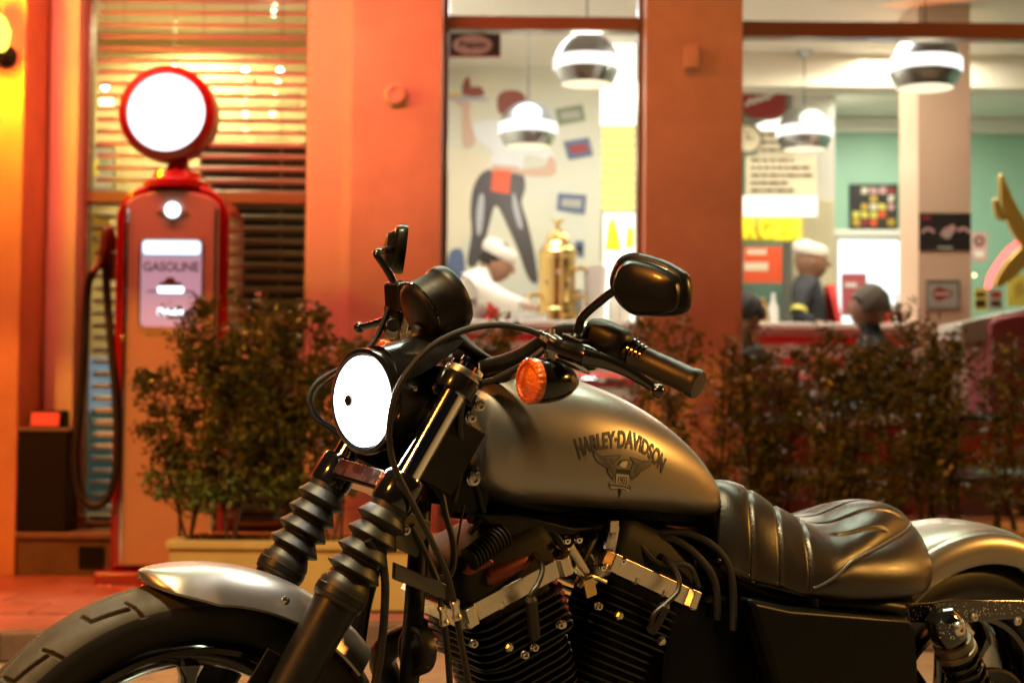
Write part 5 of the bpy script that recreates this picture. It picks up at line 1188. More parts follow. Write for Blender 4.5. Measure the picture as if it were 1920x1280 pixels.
pendant(1100, 122, 8.2, .172, 'highest chrome ball pendant lamp in the middle window')
pendant(990, 243, 9.45, .174, 'chrome ball pendant lamp hanging in front of the painted waitress')
pendant(1735, 126, 7.95, .182, 'large chrome ball pendant lamp in front of the pink column')
pendant(1508, 250, 10.0, .176, 'chrome ball pendant lamp above the menu board')

# ---- counter and what stands on it
YC = 9.15; ctz = Z(597, 8.75)
cnt = thing('bar_counter', 'long white and red striped diner counter behind the shrubs', 'counter', (1.2, YC, FZ + .001))
cxa, cxb = px_ + .03, X(1700, 9.3)
MB().span((cxa, 8.98, FZ + .002), (cxb, 9.45, ctz - .04)).build('counter_front', 'counter_white', cnt)
MB().span((cxa, 8.90, ctz - .0395), (cxb, 9.5, ctz)).build('counter_top', 'counter_white', cnt, bevel=.01)
for k in range(4): MB().span((cxa, 8.968 , ctz - .12 - k * .125), (cxb, 8.9795, ctz - .12 - k * .125 + .045)).build('counter_stripe', 'bright_red', cnt, bevel=.003)
for k in range(7):
    sx_ = X(1010 + k * 105, 8.6, 700)
    if sx_ > X(1190, 8.6) and sx_ < X(1400, 8.6): continue
    t = thing('bar_stool', ['red topped bar stool below the brass machine', 'red topped bar stool below the white beaker', '', '', 'red topped bar stool left of the worker behind the shrubs', 'red topped bar stool below the grey haired guest', 'red topped bar stool nearest the pink column'][k] or 'red topped bar stool at the counter', 'bar stool', (sx_, 8.6, FZ + .001), 'red bar stools at the counter')
    MB().lathe([(.001, .70), (.15, .70), (.17, .715), (.17, .755), (.14, .775), (.001, .78)], (sx_, 8.6, FZ), (0, 0, 1), 28).build('seat', 'bright_red', t)
    MB().lathe([(.172, .725), (.176, .728), (.176, .745), (.172, .748)], (sx_, 8.6, FZ), (0, 0, 1), 28, cap=False).build('seat_ring', 'chrome', t)
    MB().lathe([(.2, .001), (.19, .012), (.05, .03), (.03, .06), (.025, .70)], (sx_, 8.6, FZ), (0, 0, 1), 24).build('pedestal', 'chrome', t)
# brass coffee machine
mx, my, mz = X(1046, 9.1), 9.12, ctz + .001; H = Z(402, 9.1) - mz; q_ = H / .60
cm = thing('coffee_machine', 'tall brass coffee machine with an eagle on its domed top', 'coffee machine', (mx, my, mz))
MB().lathe([(.14 * q_, 0), (.14 * q_, .03 * q_), (.115 * q_, .04 * q_), (.115 * q_, .07 * q_), (.105 * q_, .08 * q_)], (mx, my, mz), (0, 0, 1), 36).build('machine_base', 'brass', cm)
MB().lathe([(.104 * q_, .0805 * q_), (.108 * q_, .10 * q_), (.104 * q_, .11 * q_), (.104 * q_, .36 * q_), (.112 * q_, .37 * q_), (.112 * q_, .39 * q_), (.095 * q_, .405 * q_)], (mx, my, mz), (0, 0, 1), 36).build('machine_boiler', 'brass', cm)
MB().lathe([(.094 * q_, .4055 * q_), (.085 * q_, .43 * q_), (.062 * q_, .45 * q_), (.060 * q_, .48 * q_), (.045 * q_, .505 * q_), (.015 * q_, .515 * q_), (.012 * q_, .535 * q_)], (mx, my, mz), (0, 0, 1), 36).build('machine_dome', 'brass', cm)
eg = MB(); e0 = np.array([mx, my, mz + .545 * q_])
eg.ball(e0, (.014, .012, .022), 12, 8); eg.ball(e0 + np.array([.006, 0, .026]), .010, 10, 8)
for sx in (-1, 1): eg.prism([(0, -.008), (sx * .03, .02), (sx * .048, .045), (sx * .030, .035), (sx * .004, .016)], e0 + np.array([0, -.003, .0]), (1, 0, 0), (0, 0, 1), (0, .006, 0))
tag(eg.build('machine_eagle', 'gold_paint', cm), kind='stuff')
for sx, z in ((1, .14), (-1, .15), (1, .30)):
    MB().tube([(mx + sx * .1 * q_, my - .02, mz + z * q_), (mx + sx * .155 * q_, my - .05, mz + z * q_), (mx + sx * .165 * q_, my - .06, mz + (z - .03) * q_)], .012 * q_, 10).build('machine_tap', 'brass', cm)
for k in range(3):
    p = np.array([mx - .06 * q_ + k * .06 * q_, my - math.sqrt(max(0, (.105 * q_) ** 2 - (.06 * q_ * (k - 1)) ** 2)) + .004, mz + (.22 + .05 * (k % 2)) * q_]); MB().lathe([(.016, 0), (.016, .008), (.001, .012)], p, (0, -1, 0), 18).build('machine_gauge', 'chrome', cm)
def lathe_thing(name, label, cat, u, v0, v1, Y, prof, m, group=None):
    z0 = Z(v1, Y); z1 = Z(v0, Y); c = (X(u, Y, v1), Y, z0); t = MB().lathe([(r, h * (z1 - z0)) for r, h in prof], (0, 0, 0), (0, 0, 1), 28).build(name, m); t.location = c; return tag(t, label, cat, group)
ctp = Z(0, 9.0)
def on_counter(name, label, cat, u, h, Y, prof, m, group=None):
    t = MB().lathe([(r, z * h) for r, z in prof], (0, 0, 0), (0, 0, 1), 24).build(name, m); t.location = (X(u, Y), Y, ctz + .001); return tag(t, label, cat, group)
on_counter('beaker', 'white beaker on the counter right of the brass machine', 'beaker', 1117, Z(500, 9.1) - ctz, 9.1, [(.052, 0), (.058, .05), (.066, .9), (.070, 1), (.064, 1), (.058, .1), (.001, .06)], 'cup_white')
for k, u in enumerate((1088, 1152, 1172)):
    on_counter('jar', ['glass jar close behind the brass machine', 'pale jar just right of the white beaker', 'pale jar at the right edge of the middle window'][k], 'jar', u, .20 - .03 * k, 9.22, [(.035, 0), (.038, .1), (.038, .75), (.028, .85), (.030, 1), (.001, 1)], 'sign_white', 'pale jars on the counter')
for k, u in enumerate((958, 975, 992, 1012)):
    on_counter('saucer_stack', ['leftmost stack of pale saucers below the cook', 'second stack of pale saucers under the hands of the cook', 'third stack of pale saucers close to the brass machine', 'saucer stack touching the foot of the brass machine'][k], 'saucers', u, .035 + .008 * (k % 2), 9.0, [(.03, 0), (.05, .1), (.055, .3), (.05, .35), (.055, .6), (.05, .65), (.055, .95), (.001, 1)], 'cup_white', 'saucer stacks by the cook')
for k, u in enumerate((1432, 1450, 1640, 1663, 1680)):
    on_counter('bottle', ['bottle on the counter under the red board', 'second bottle on the counter under the red board', 'bottle on the counter left of the fridge edge', 'bottle on the counter before the fridge', 'bottle on the counter beside the pink column'][k], 'bottle', u, .16 + .03 * (k % 3), 9.2, [(.028, 0), (.030, .05), (.030, .55), (.012, .75), (.012, .97), (.014, 1), (.001, 1)], ('brass', 'cup_white', 'cup_white', 'bright_red', 'cup_white')[k], 'bottles on the counter')

# ================================================================== inside the right window
rs = thing('round_sign', 'dark red round sign with pale script hung by the right pillar', 'sign', at(1432, 188, 10.9))
flat('sign_board', [(1432 + 46 * (abs(math.cos(a)) ** .7) * np.sign(math.cos(a)), 188 + 39 * (abs(math.sin(a)) ** .7) * np.sign(math.sin(a))) for a in np.linspace(0, 6.28, 40, endpoint=False)], 10.9, 'bin_grey', rs, .03)
flat('sign_face', [(1432 + 41 * (abs(math.cos(a)) ** .7) * np.sign(math.cos(a)), 188 + 34 * (abs(math.sin(a)) ** .7) * np.sign(math.sin(a))) for a in np.linspace(0, 6.28, 40, endpoint=False)], 10.869, 'maroon', rs, .004)
MB().tube([at(1398 + i * 3.0, 194 - i * .9 + 5 * math.sin(i * 1.5), 10.86) for i in range(18)], .012, 5).build('sign_script', 'sign_white', rs)
ck = thing('wall_clock', 'small round wall clock half hidden by the right pillar', 'clock', at(1400, 262, 10.8))
MB().lathe([(.10, 0), (.105, .03), (.09, .035), (.001, .032)], at(1400, 262, 10.8), (0, -1, 0), 32).build('clock_face', 'cream_board', ck); MB().lathe([(.09, .034), (.105, .031), (.108, .04), (.09, .042)], at(1400, 262, 10.8), (0, -1, 0), 32, cap=False).build('clock_rim', 'bin_grey', ck)
c_ = at(1400, 262, 10.8); MB().box(c_ + np.array([.0, -.036, .02]), (.008, .003, .06)).build('clock_hand', 'black_print', ck); MB().box(c_ + np.array([.015, -.0395, .0]), (.045, .003, .008)).build('clock_hand', 'black_print', ck)
def menu(label, u0, v0, u1, v1, Y, lines, group):
    R2 = random.Random(int(u0)); bits = []
    for i in range(lines):
        v = v0 + (v1 - v0) * (i + .55) / (lines + .2); u = u0 + 10; ue = u0 + (u1 - u0) * R2.uniform(.55, .96)
        while u < ue:
            w = R2.uniform(6, 22); bits.append(('menu_word', rect(u, v - 2.6, min(u + w, ue), v + 2.6), 'black_print')); u += w + 2.5
    return poster('menu_board', label, u0, v0, u1, v1, Y, 'cream_board', [(b[0], b[1], b[2]) for b in bits], 'menu', group)
menu('lower cream menu board with five dark lines above the bright strip', 1398, 293, 1530, 366, 10.75, 5, 'cream menu boards')
menu('upper cream menu board beside the wall clock', 1418, 245, 1495, 291, 10.8, 3, 'cream menu boards')
ls_ = thing('light_box', 'glaring white strip light box under the menu board', 'light', at(1462, 386, 10.7)); flat('light_box_case', rect(1392, 366.5, 1532, 407), 10.74, 'counter_white', ls_, .03); flat('light_box_screen', rect(1394, 369, 1530, 405), 10.708, 'white_panel', ls_, .004)
lb2 = thing('light_box', 'slanted white strip light behind the chrome lamp', 'light', at(1450, 235, 10.9)); flat('light_box_screen', [(1412, 238), (1490, 206), (1494, 222), (1470, 250), (1418, 250)], 10.95, 'white_panel', lb2, .03)
ys = thing('burger_sign', 'yellow cut out letters over the counter under the light box', 'sign', at(1450, 430, 10.6))
V, F, _ = text_mesh('BURGER', .05)
wds = 'BURGER'
for i, ch in enumerate(wds):
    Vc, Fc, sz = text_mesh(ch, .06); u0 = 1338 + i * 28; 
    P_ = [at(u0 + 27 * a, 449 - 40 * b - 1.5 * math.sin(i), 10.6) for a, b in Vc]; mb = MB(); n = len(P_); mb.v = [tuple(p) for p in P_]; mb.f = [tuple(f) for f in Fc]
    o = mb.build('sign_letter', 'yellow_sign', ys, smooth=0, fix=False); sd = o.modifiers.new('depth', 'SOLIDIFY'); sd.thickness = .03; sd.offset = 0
flat('sign_backing', [(1336, 404), (1506, 408), (1504, 454), (1336, 452)], 10.65, 'lemon_print', ys, .006)
poster('red_board', 'orange red board with pale lettering behind the counter', 1394, 462, 1466, 530, 10.6, 'red_sign', [('board_word', rect(1400, 467, 1437, 477), 'cream_board'), ('board_word', rect(1396, 492, 1440, 507), 'cream_board')], 'sign')
fr_ = thing('drinks_fridge', 'glowing white glass fronted fridge with a red can picture', 'fridge', (X(1628, 11.9), 11.9, FZ + .001))
fx0, fx1 = X(1568, 11.6), X(1690, 11.6); fz1 = Z(438, 11.6)
MB().span((fx0, 11.6, FZ + .002), (fx1, 12.2, fz1)).build('fridge_case', 'counter_white', fr_, bevel=.01)
MB().span((fx0 + .02, 11.585, FZ + .3), (fx1 - .02, 11.5995, fz1 - .03)).build('fridge_screen', 'fridge_glow', fr_)
flat('fridge_picture', rect(1577, 512, 1625, 592), 11.58, 'booth_pink', fr_, .004); flat('fridge_word', rect(1584, 530, 1606, 538), 11.574, 'sign_white', fr_, .003)
MB().span((fx0 - .02, 11.58, fz1 + .001), (fx1 + .02, 12.2, fz1 + .05)).build('fridge_top', 'sign_white', fr_, bevel=.006)
R3 = random.Random(3); bits = []
for i in range(5):
    for j in range(5):
        u, v = 1598 + i * 16.5, 351 + j * 15; bits.append(('picture_patch', [(u + R3.uniform(-2, 3), v), (u + 14, v + R3.uniform(-2, 3)), (u + 13 + R3.uniform(-3, 2), v + 13), (u, v + 12)], R3.choice(['cream_board', 'red_sign', 'lemon_print', 'maroon', 'pink_print', 'wood_dark', 'gold_paint', 'black_print'])))
poster('picture', 'colourful collage picture in a dark frame on the green wall', 1594, 347, 1682, 429, 12.38, 'black_print', bits, 'picture', None, 'black_print')
mp = poster('poster', 'black poster of a pale motorcycle on the pink column', 1723, 400, 1820, 470, 8.795, 'black_print', [('poster_word', rect(1728, 405, 1745, 412), 'maroon')], 'poster')
def arc(cu, cv, r0, r1, a0, a1, n=10): return [(cu + r1 * math.cos(a), cv - r1 * math.sin(a)) for a in np.linspace(a0, a1, n)] + [(cu + r0 * math.cos(a), cv - r0 * math.sin(a)) for a in np.linspace(a1, a0, n)]
for i, (nm, pts, m) in enumerate((('wheel_print', arc(1740, 440, 8, 14, .3, 2.9), 'pink_print'), ('wheel_print', arc(1806, 440, 8, 15, .3, 2.6), 'pink_print'), ('bike_print', [(1762, 440), (1770, 428), (1788, 420), (1793, 428), (1784, 442), (1770, 446)], 'pink_print'), ('bike_print', arc(1776, 440, 4, 8, 0, 6.2, 16), 'grey_print'), ('poster_word', rect(1758, 462, 1786, 467), 'grey_print'))): flat(nm, pts, 8.787 - .0006 * i, m, mp, .0005)
pr_ = poster('picture', 'grey framed print with a red emblem low on the pink column', 1737, 527, 1797, 578, 8.795, 'grey_print', [('print_emblem', [(1767 + 19 * math.cos(a), 551 + 11 * math.sin(a) * (1 + .3 * math.cos(3 * a))) for a in np.linspace(0, 6.28, 24, endpoint=False)], 'maroon'), ('print_word', rect(1752, 549, 1782, 553), 'cream_board')], 'picture', None, 'bin_grey')
poster('picture', 'small pale picture with a dark ring on the wall beside the column', 1822, 436, 1850, 490, 10.5, 'pink_print', [('picture_ring', arc(1836, 452, 5, 10, 0, 6.25, 20), 'black_print'), ('picture_patch', rect(1827, 470, 1845, 482), 'sign_white')], 'picture', None, None)
poster('notice', 'yellow and black notice at the foot of the golden statue', 1827, 540, 1850, 582, 9.6, 'lemon_print', [('notice_band', rect(1829, 548, 1848, 556), 'black_print'), ('notice_band', rect(1829, 562, 1848, 576), 'black_print')], 'notice', None, None)
poster('notice', 'dark framed notice right of the yellow and black notice', 1852, 542, 1880, 580, 9.6, 'grey_print', [('notice_band', rect(1858, 547, 1876, 558), 'maroon'), ('notice_band', rect(1858, 564, 1876, 574), 'black_print')], 'notice', None, None)
poster('poster', 'yellow poster low at the right edge below the golden statue', 1888, 515, 1960, 574, 9.7, 'lemon_print', [('poster_patch', [(1900, 535), (1915, 525), (1925, 550), (1905, 560)], 'gold_paint')], 'poster', None, None)
li = thing('wall_light', 'pair of tiny warm lights on the wall beside the column', 'light', at(1822, 516, 9.0))
for du in (-4, 5): MB().ball(at(1822 + du, 516, 9.3), .010, 10, 8).build('bulb', 'soft_bulb_glow', li)
# golden winged figure at the right edge
gs = thing('winged_statue', 'golden winged statue at the right edge of the right window', 'statue', at(1930, 470, 9.2))
def wing(name, pts, th=.05):
    P = [at(u, v, 9.2) for u, v in pts]; o = MB().prism([(p[0], p[2]) for p in P], (0, 9.2 + th / 2, 0), (1, 0, 0), (0, 0, 1), (0, -th, 0)).build(name, 'gold_paint', gs, bevel=.012, bseg=3); return o
wing('upper_wing', [(1872, 330), (1878, 325), (1884, 338), (1898, 372), (1920, 412), (1950, 440), (1950, 480), (1915, 462), (1898, 440), (1886, 412), (1874, 372)])
wing('upper_feather', [(1860, 376), (1867, 370), (1876, 386), (1886, 412), (1880, 416), (1866, 408), (1863, 392)], .04)
wing('lower_wing', [(1950, 452), (1914, 462), (1886, 492), (1868, 520), (1862, 538), (1876, 538), (1900, 522), (1922, 500), (1950, 490)], .06)
MB().ball(at(1962, 470, 9.2), (.10, .09, .20), 20, 14).build('statue_body', 'gold_paint', gs)
MB().lathe([(.20, 0), (.20, .05), (.12, .08), (.11, .95), (.16, 1.0), (.16, 1.03), (.001, 1.03)], (at(1962, 470, 9.2)[0], 9.2, FZ + .001), (0, 0, 1), 32).build('statue_pedestal', 'counter_white', gs)
MB().ball(at(1962, 470, 9.2) - np.array([0, 0, .28]), (.07, .06, .30), 16, 12).build('statue_robe', 'gold_paint', gs)
nz = thing('neon_tube', 'red neon tube glowing along the lower golden wing', 'neon light', at(1870, 500, 9.24))
MB().tube(spl([at(1852, 540, 9.3), at(1856, 520, 9.3), at(1870, 496, 9.3), at(1890, 470, 9.3), at(1908, 456, 9.3)], 6), .016, 10).build('neon_glass', 'neon_red', nz)
# booth at the right edge
yb = 8.0
bo = thing('booth_bench', 'pink and white diner booth bench at the right edge', 'booth', (X(1920, yb), yb, FZ + .001))
def quadbox(name, pts, Y, d, m, **k):
    P = [at(u, v, Y) for u, v in pts]; return MB().prism([(p[0], p[2]) for p in P], (0, Y, 0), (1, 0, 0), (0, 0, 1), (0, d, 0)).build(name, m, bo, **k)
quadbox('booth_cap', [(1800, 604), (1920, 578), (2060, 552), (2060, 578), (1920, 598), (1862, 606), (1852, 640), (1800, 640)], yb + .03, .42, 'counter_white', bevel=.012)
quadbox('booth_back', [(1856, 608), (1866, 596), (1920, 586), (2060, 566), (2060, 778), (1856, 778)], yb, .40, 'booth_pink', bevel=.02)
quadbox('booth_trim', [(1790, 779), (2060, 779), (2060, 791), (1790, 791)], yb - .01, .40, 'chrome', bevel=.004)
quadbox('booth_base', [(1792, 792), (2060, 792), (2060, 870), (1792, 870)], yb + .01, .38, 'booth_dark')
quadbox('booth_trim', [(1792, 871), (2060, 871), (2060, 881), (1792, 881)], yb - .01, .40, 'chrome', bevel=.004)
zb_ = Z(882, yb)
MB().span((X(1800, yb), yb + .02, FZ + .001), (X(2060, yb), yb + .38, zb_)).build('booth_plinth', 'booth_dark', bo)
# low red wall and ledges seen through the right hand shrubs
lw = thing('low_partition', 'low dark red partition with pale rails behind the right shrubs', 'partition', (X(1580, 7.95), 7.95, FZ + .001))
x0, x1 = X(1400, 7.95), X(1780, 7.95)
MB().span((x0, 7.93, FZ + .002), (x1, 7.99, Z(790, 7.95))).build('partition_panel', 'booth_dark', lw)
MB().span((x0, 7.90, Z(790, 7.95) + .0005), (x1, 8.02, Z(772, 7.95))).build('partition_rail', 'counter_white', lw, bevel=.005)
MB().span((x0, 7.90, Z(885, 7.95)), (x1, 7.9295, Z(873, 7.95))).build('partition_rail', 'counter_white', lw, bevel=.004)

# ================================================================== people inside
def skin(name, J, E_, m, parent, root=0, sub=2):
    names = list(J); me = bpy.data.meshes.new(name); org = np.array(ORG.get(parent.name, (0, 0, 0)))
    me.from_pydata([tuple(np.asarray(J[n][0]) - org) for n in names], [(names.index(a), names.index(b)) for a, b in E_], [])
    o = bpy.data.objects.new(name, me); C.objects.link(o); o.parent = parent; ORG[o.name] = tuple(org); me.materials.append(MATS[m])
    o.modifiers.new('skin', 'SKIN'); 
    for i, n in enumerate(names):
        r = J[n][1]; r = r if hasattr(r, '__len__') else (r, r); sv = me.skin_vertices[0].data[i]; sv.radius = r; sv.use_root = (i == root)
    s = o.modifiers.new('sub', 'SUBSURF'); s.levels = sub; s.render_levels = sub
    return o
def head_bits(t, body, c, face, h, skin_m, hair_m=None, cap=None):
    f = nrm(face); up = nrm(np.array([0, 0, 1.0]) - f * f[2]); sd = np.cross(up, f)
    mb = MB(); rows = []
    for tt in np.linspace(.02, math.pi - .02, 16):
        row = []
        for p in np.linspace(0, 2 * math.pi, 24, endpoint=False):
            x, y, z = math.sin(tt) * math.cos(p), math.sin(tt) * math.sin(p), math.cos(tt)
            wf = .42 * (1 - .22 * max(0, -z)); q_ = f * (x * h * .44 * (1.0 - .10 * max(0, -z) * (x < 0))) + sd * y * h * .34 * (1 - .25 * max(0, -z)) + up * z * h * .5
            row.append(c + q_)
        rows.append(row)
    mb.grid(rows, True, False, True, True)
    hd_ = mb.build('head', skin_m, body, smooth=70)
    nb = MB(); nb.prism([(-.02, .0), (.02, 0), (.0, .10)], c + f * h * .42 - up * h * .12, sd * h, up * h * 1.6, f * h * .12)
    nb.build('nose', skin_m, body, bevel=.003)
    for s in (-1, 1):
        MB().ball(c + sd * s * h * .335 - up * h * .02, (h * .05, h * .05, h * .11), 10, 8).build('ear', skin_m, body)
        MB().ball(c + f * h * .40 + sd * s * h * .13 + up * h * .03, h * .035, 8, 6).build('eye', 'eye_dark', body)
    MB().box(c + f * h * .415 - up * h * .24, (h * .10, h * .10, h * .015)).build('mouth', 'maroon', body, bevel=.001)
    if hair_m:
        rows = []
        for tt in np.linspace(.02, 1.75, 12):
            row = []
            for p in np.linspace(0, 2 * math.pi, 24, endpoint=False):
                x, y, z = math.sin(tt) * math.cos(p), math.sin(tt) * math.sin(p), math.cos(tt)
                if x > .2 and z < .42: z = .42
                k = 1.0 + .05 * math.sin(p * 7 + tt * 9)
                row.append(c + f * (x * h * .475 - .012) * k + sd * y * h * .385 * k + up * (z * h * .545 * k))
            rows.append(row)
        MB().grid(rows, True, False, True, True).build('hair', hair_m, t, smooth=70)
    if cap:
        rows = []
        for zz_, rr_ in ((.20, 1.02), (.27, 1.06), (.38, 1.06), (.46, .98), (.53, .72), (.55, .05)):
            rows.append([c + f * (math.cos(p) * h * .47 * rr_ - h * .04) + sd * math.sin(p) * h * .37 * rr_ + up * (zz_ * h - h * .06 * math.cos(p)) for p in np.linspace(0, 2 * math.pi, 24, endpoint=False)])
        MB().grid(rows, True, False, True, True).build('cap', cap, t, smooth=60)
def hand(t, wrist, d, n_, m, s=1.0):
    d = nrm(d); n_ = nrm(n_); sd = np.cross(d, n_)
    J = {'w': (wrist, .022 * s), 'p': (wrist + d * .05 * s, (.034 * s, .016 * s))}; E_ = [('w', 'p')]
    for i in range(4):
        a = wrist + d * .085 * s + sd * (i - 1.5) * .019 * s; L = (.055, .07, .068, .05)[i] * s
        J[f'k{i}'] = (a, .0095 * s); J[f'm{i}'] = (a + d * L * .5 - n_ * .012, .0085 * s); J[f't{i}'] = (a + d * L * .85 - n_ * .035, .0075 * s)
        E_ += [('p', f'k{i}'), (f'k{i}', f'm{i}'), (f'm{i}', f't{i}')]
    J['th1'] = (wrist + d * .035 * s + sd * .042 * s, .011 * s); J['th2'] = (wrist + d * .075 * s + sd * .055 * s - n_ * .02, .009 * s); E_ += [('w', 'th1'), ('th1', 'th2')]
    return skin('hand', J, E_, m, t, 0, 1)
# cook in white leaning over the counter (stands behind it, facing right)
Yk = 9.75
def K(u, v, d=0): return at(u, v, Yk + d)
ck_ = thing('person', 'cook in white jacket and cap bending over the counter by the brass machine', 'person', (K(880, 700)[0], Yk, FZ + .001))
pel = K(862, 715); 
J = {'pel': (pel, (.15, .12)), 'wa': (K(868, 650), (.14, .11)), 'ch': (K(882, 562), (.19, .16)), 'sh': (K(894, 524), (.15, .12)), 'nk': (K(914, 512), .055), 'hd': (K(926, 494), .07),
     'ls': (K(888, 533, -.18), .095), 'le': (K(932, 558, -.26), .068), 'lw': (K(982, 572, -.40), .036), 'rs': (K(898, 535, .15), .07), 're': (K(948, 560, .10), .05), 'rw': (K(992, 574, -.15), .034),
     'lh': (pel + np.array([-.0, -.09, -.06]), .10), 'lk': (np.array([pel[0] + .03, Yk - .1, FZ + .50]), .07), 'lf': (np.array([pel[0] - .02, Yk - .1, FZ + .09]), .05), 'lt': (np.array([pel[0] + .12, Yk - .1, FZ + .05]), .04),
     'rh': (pel + np.array([.0, .09, -.06]), .10), 'rk': (np.array([pel[0] + .02, Yk + .1, FZ + .50]), .07), 'rf': (np.array([pel[0] - .03, Yk + .1, FZ + .09]), .05), 'rt': (np.array([pel[0] + .11, Yk + .1, FZ + .05]), .04)}
EB = [('pel', 'wa'), ('wa', 'ch'), ('ch', 'sh'), ('sh', 'nk'), ('nk', 'hd'), ('sh', 'ls'), ('ls', 'le'), ('le', 'lw'), ('sh', 'rs'), ('rs', 're'), ('re', 'rw'), ('pel', 'lh'), ('lh', 'lk'), ('lk', 'lf'), ('lf', 'lt'), ('pel', 'rh'), ('rh', 'rk'), ('rk', 'rf'), ('rf', 'rt')]
b = skin('body', J, EB, 'cook_white', ck_)
head_bits(ck_, b, K(932, 494), np.array([.86, -.30, -.34]), .245, 'skin', 'hair_dark', 'cook_white')
hand(ck_, J['lw'][0], np.array([.8, -.3, -.25]), np.array([0, 0, 1]), 'skin'); hand(ck_, J['rw'][0], np.array([.85, -.2, -.2]), np.array([0, 0, 1]), 'skin')
ap = MB(); rows = []
for f in np.linspace(0, 1, 7):
    c0 = K(914 - 22 * f, 556 + 150 * f, -.12); rows.append([c0 + np.array([.03 + .05 * math.cos(a), -.02 + .13 * math.sin(a) - .02, 0]) for a in np.linspace(-1.9, 1.3, 9)])
ap.grid(rows); o = ap.build('apron', 'apron_red', ck_, fix=False); o.modifiers.new('cloth', 'SOLIDIFY').thickness = .006
# worker with white cap, in profile
Yw = 10.15
def Wk(u, v, d=0): return at(u, v, Yw + d)
wk = thing('person', 'worker in dark shirt, red apron and white cap seen in profile', 'person', (Wk(1515, 700)[0], Yw, FZ + .001))
pel = Wk(1518, 690)
J = {'pel': (pel, (.15, .12)), 'wa': (Wk(1517, 630), (.14, .12)), 'ch': (Wk(1515, 572), (.155, .14)), 'sh': (Wk(1513, 540), (.12, .10)), 'nk': (Wk(1514, 516), .055), 'hd': (Wk(1520, 500), .07),
     'ls': (Wk(1505, 548, -.19), .07), 'le': (Wk(1496, 590, -.25), .05), 'lw': (Wk(1528, 604, -.30), .034), 'rs': (Wk(1516, 548, .19), .07), 're': (Wk(1515, 592, .24), .05), 'rw': (Wk(1548, 604, .14), .034),
     'lh': (pel + np.array([0, -.09, -.06]), .10), 'lk': (np.array([pel[0] + .03, Yw - .1, FZ + .48]), .07), 'lf': (np.array([pel[0] - .02, Yw - .1, FZ + .09]), .05), 'lt': (np.array([pel[0] + .12, Yw - .1, FZ + .05]), .04),
     'rh': (pel + np.array([0, .09, -.06]), .10), 'rk': (np.array([pel[0] + .02, Yw + .1, FZ + .48]), .07), 'rf': (np.array([pel[0] - .03, Yw + .1, FZ + .09]), .05), 'rt': (np.array([pel[0] + .11, Yw + .1, FZ + .05]), .04)}
b = skin('body', J, EB, 'navy_cloth', wk)
head_bits(wk, b, Wk(1521, 492), np.array([.98, -.12, -.04]), .245, 'skin_dark', None, 'cook_white')
MB().lathe([(.052, 0), (.056, .05), (.054, .10)], Wk(1514, 520) + np.array([0, 0, -.06]), nrm(np.array([.15, 0, 1])), 16).build('neck', 'skin_dark', b)
hand(wk, J['lw'][0], np.array([.9, -.1, -.2]), np.array([0, 0, 1]), 'skin_dark'); hand(wk, J['rw'][0], np.array([.9, -.2, -.2]), np.array([0, 0, 1]), 'skin_dark')
ap = MB(); rows = []
for f in np.linspace(0, 1, 8):
    c0 = Wk(1528 + 14 * min(1, f * 2), 535 + 190 * f); wd = .06 + .12 * min(1, f * 2.2); rows.append([c0 + np.array([.06 + .07 * math.cos(a), wd * math.sin(a), 0]) for a in np.linspace(-1.4, 1.4, 9)])
ap.grid(rows); o = ap.build('apron', 'apron_red', wk, fix=False); o.modifiers.new('cloth', 'SOLIDIFY').thickness = .006
for s in (-1, 1): MB().tube(spl([Wk(1532, 540, s * .07), Wk(1524, 522, s * .075), Wk(1512, 518, s * .05)], 5), .012, 6).build('apron_strap', 'apron_red', wk)
MB().lathe([(.053, 0), (.054, .03)], Wk(1499, 578, -.246), nrm(J['le'][0] - J['ls'][0]), 16, cap=False).build('sleeve_band', 'lemon_print', b)
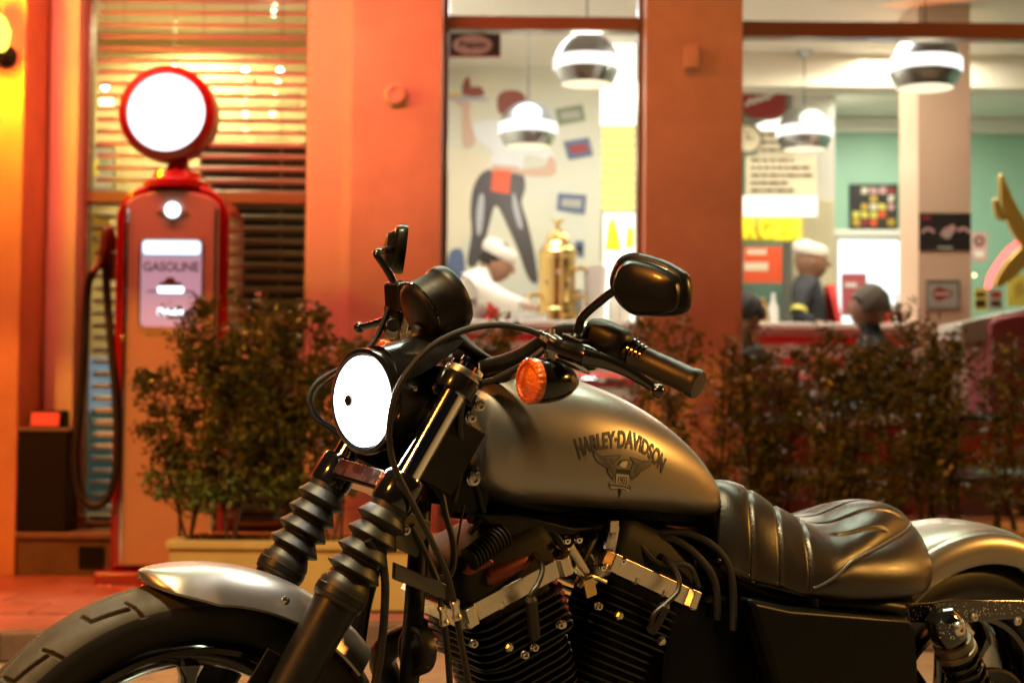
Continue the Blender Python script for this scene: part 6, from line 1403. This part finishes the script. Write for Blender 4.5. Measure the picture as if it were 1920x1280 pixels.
# two seated guests
def guest(u, v, Y, face, label, hair, cloth, sk='skin'):
    c = at(u, v, Y); t = thing('person', label, 'person', (c[0], Y, FZ + .001)); zs = FZ + .48; f = nrm(np.array([face[0], face[1], 0])); sd = np.array([-f[1], f[0], 0])
    B0 = np.array([c[0], Y, 0]) - f * .04
    P = lambda a, s_, z: B0 + f * a + sd * s_ + np.array([0, 0, z])
    zc = c[2]
    J = {'pel': (P(-.02, 0, zs + .10), (.15, .12)), 'wa': (P(-.02, 0, (zs + zc) / 2 - .05), (.14, .11)), 'ch': (P(0, 0, zc - .36), (.16, .12)), 'sh': (P(.01, 0, zc - .235), (.12, .08)), 'nk': (P(.02, 0, zc - .15), .055), 'hd': (P(.035, 0, zc - .05), .07),
         'ls': (P(.01, .18, zc - .26), .065), 'le': (P(.10, .22, zc - .50), .05), 'lw': (P(.32, .14, zc - .50), .034), 'rs': (P(.01, -.18, zc - .26), .065), 're': (P(.10, -.22, zc - .50), .05), 'rw': (P(.32, -.14, zc - .50), .034),
         'lh': (P(.05, .09, zs + .07), .085), 'lk': (P(.40, .10, zs + .04), .065), 'lf': (P(.40, .10, FZ + .08), .05), 'lt': (P(.52, .10, FZ + .045), .035), 'rh': (P(.05, -.09, zs + .07), .085), 'rk': (P(.40, -.10, zs + .04), .065), 'rf': (P(.40, -.10, FZ + .08), .05), 'rt': (P(.52, -.10, FZ + .045), .035)}
    b = skin('body', J, EB, cloth, t); head_bits(t, b, c, np.array([face[0], face[1], 0]), .24, sk, hair)
    for s in ('lw', 'rw'): hand(t, J[s][0], f, np.array([0, 0, 1]), sk)
    st = thing('chair', 'plain dark chair under the ' + label.split(' seated')[0], 'chair', (c[0], Y, FZ + .001), 'chairs at the diner tables')
    MB().box(P(.04, 0, FZ + .44), (.40, .40, .04), rotm((0, 0, 1), math.atan2(f[1], f[0]))).build('seat', 'booth_dark', st, bevel=.01)
    for a in (-.13, .20):
        for s in (-.16, .16): MB().tube([P(a, s, FZ + .42), P(a * 1.1, s * 1.05, FZ + .001)], .012, 8).build('leg', 'chrome', st)
    MB().box(P(-.19, 0, FZ + .66), (.03, .36, .30), rotm((0, 0, 1), math.atan2(f[1], f[0]))).build('backrest', 'booth_dark', st, bevel=.012)
guest(1628, 578, 8.3, (-.75, .55), 'grey haired guest seated with back to the window', 'hair_grey', 'navy_cloth')
guest(1394, 592, 8.25, (-.6, .75), 'dark haired guest seated half behind the right pillar', 'hair_dark', 'wood_dark')
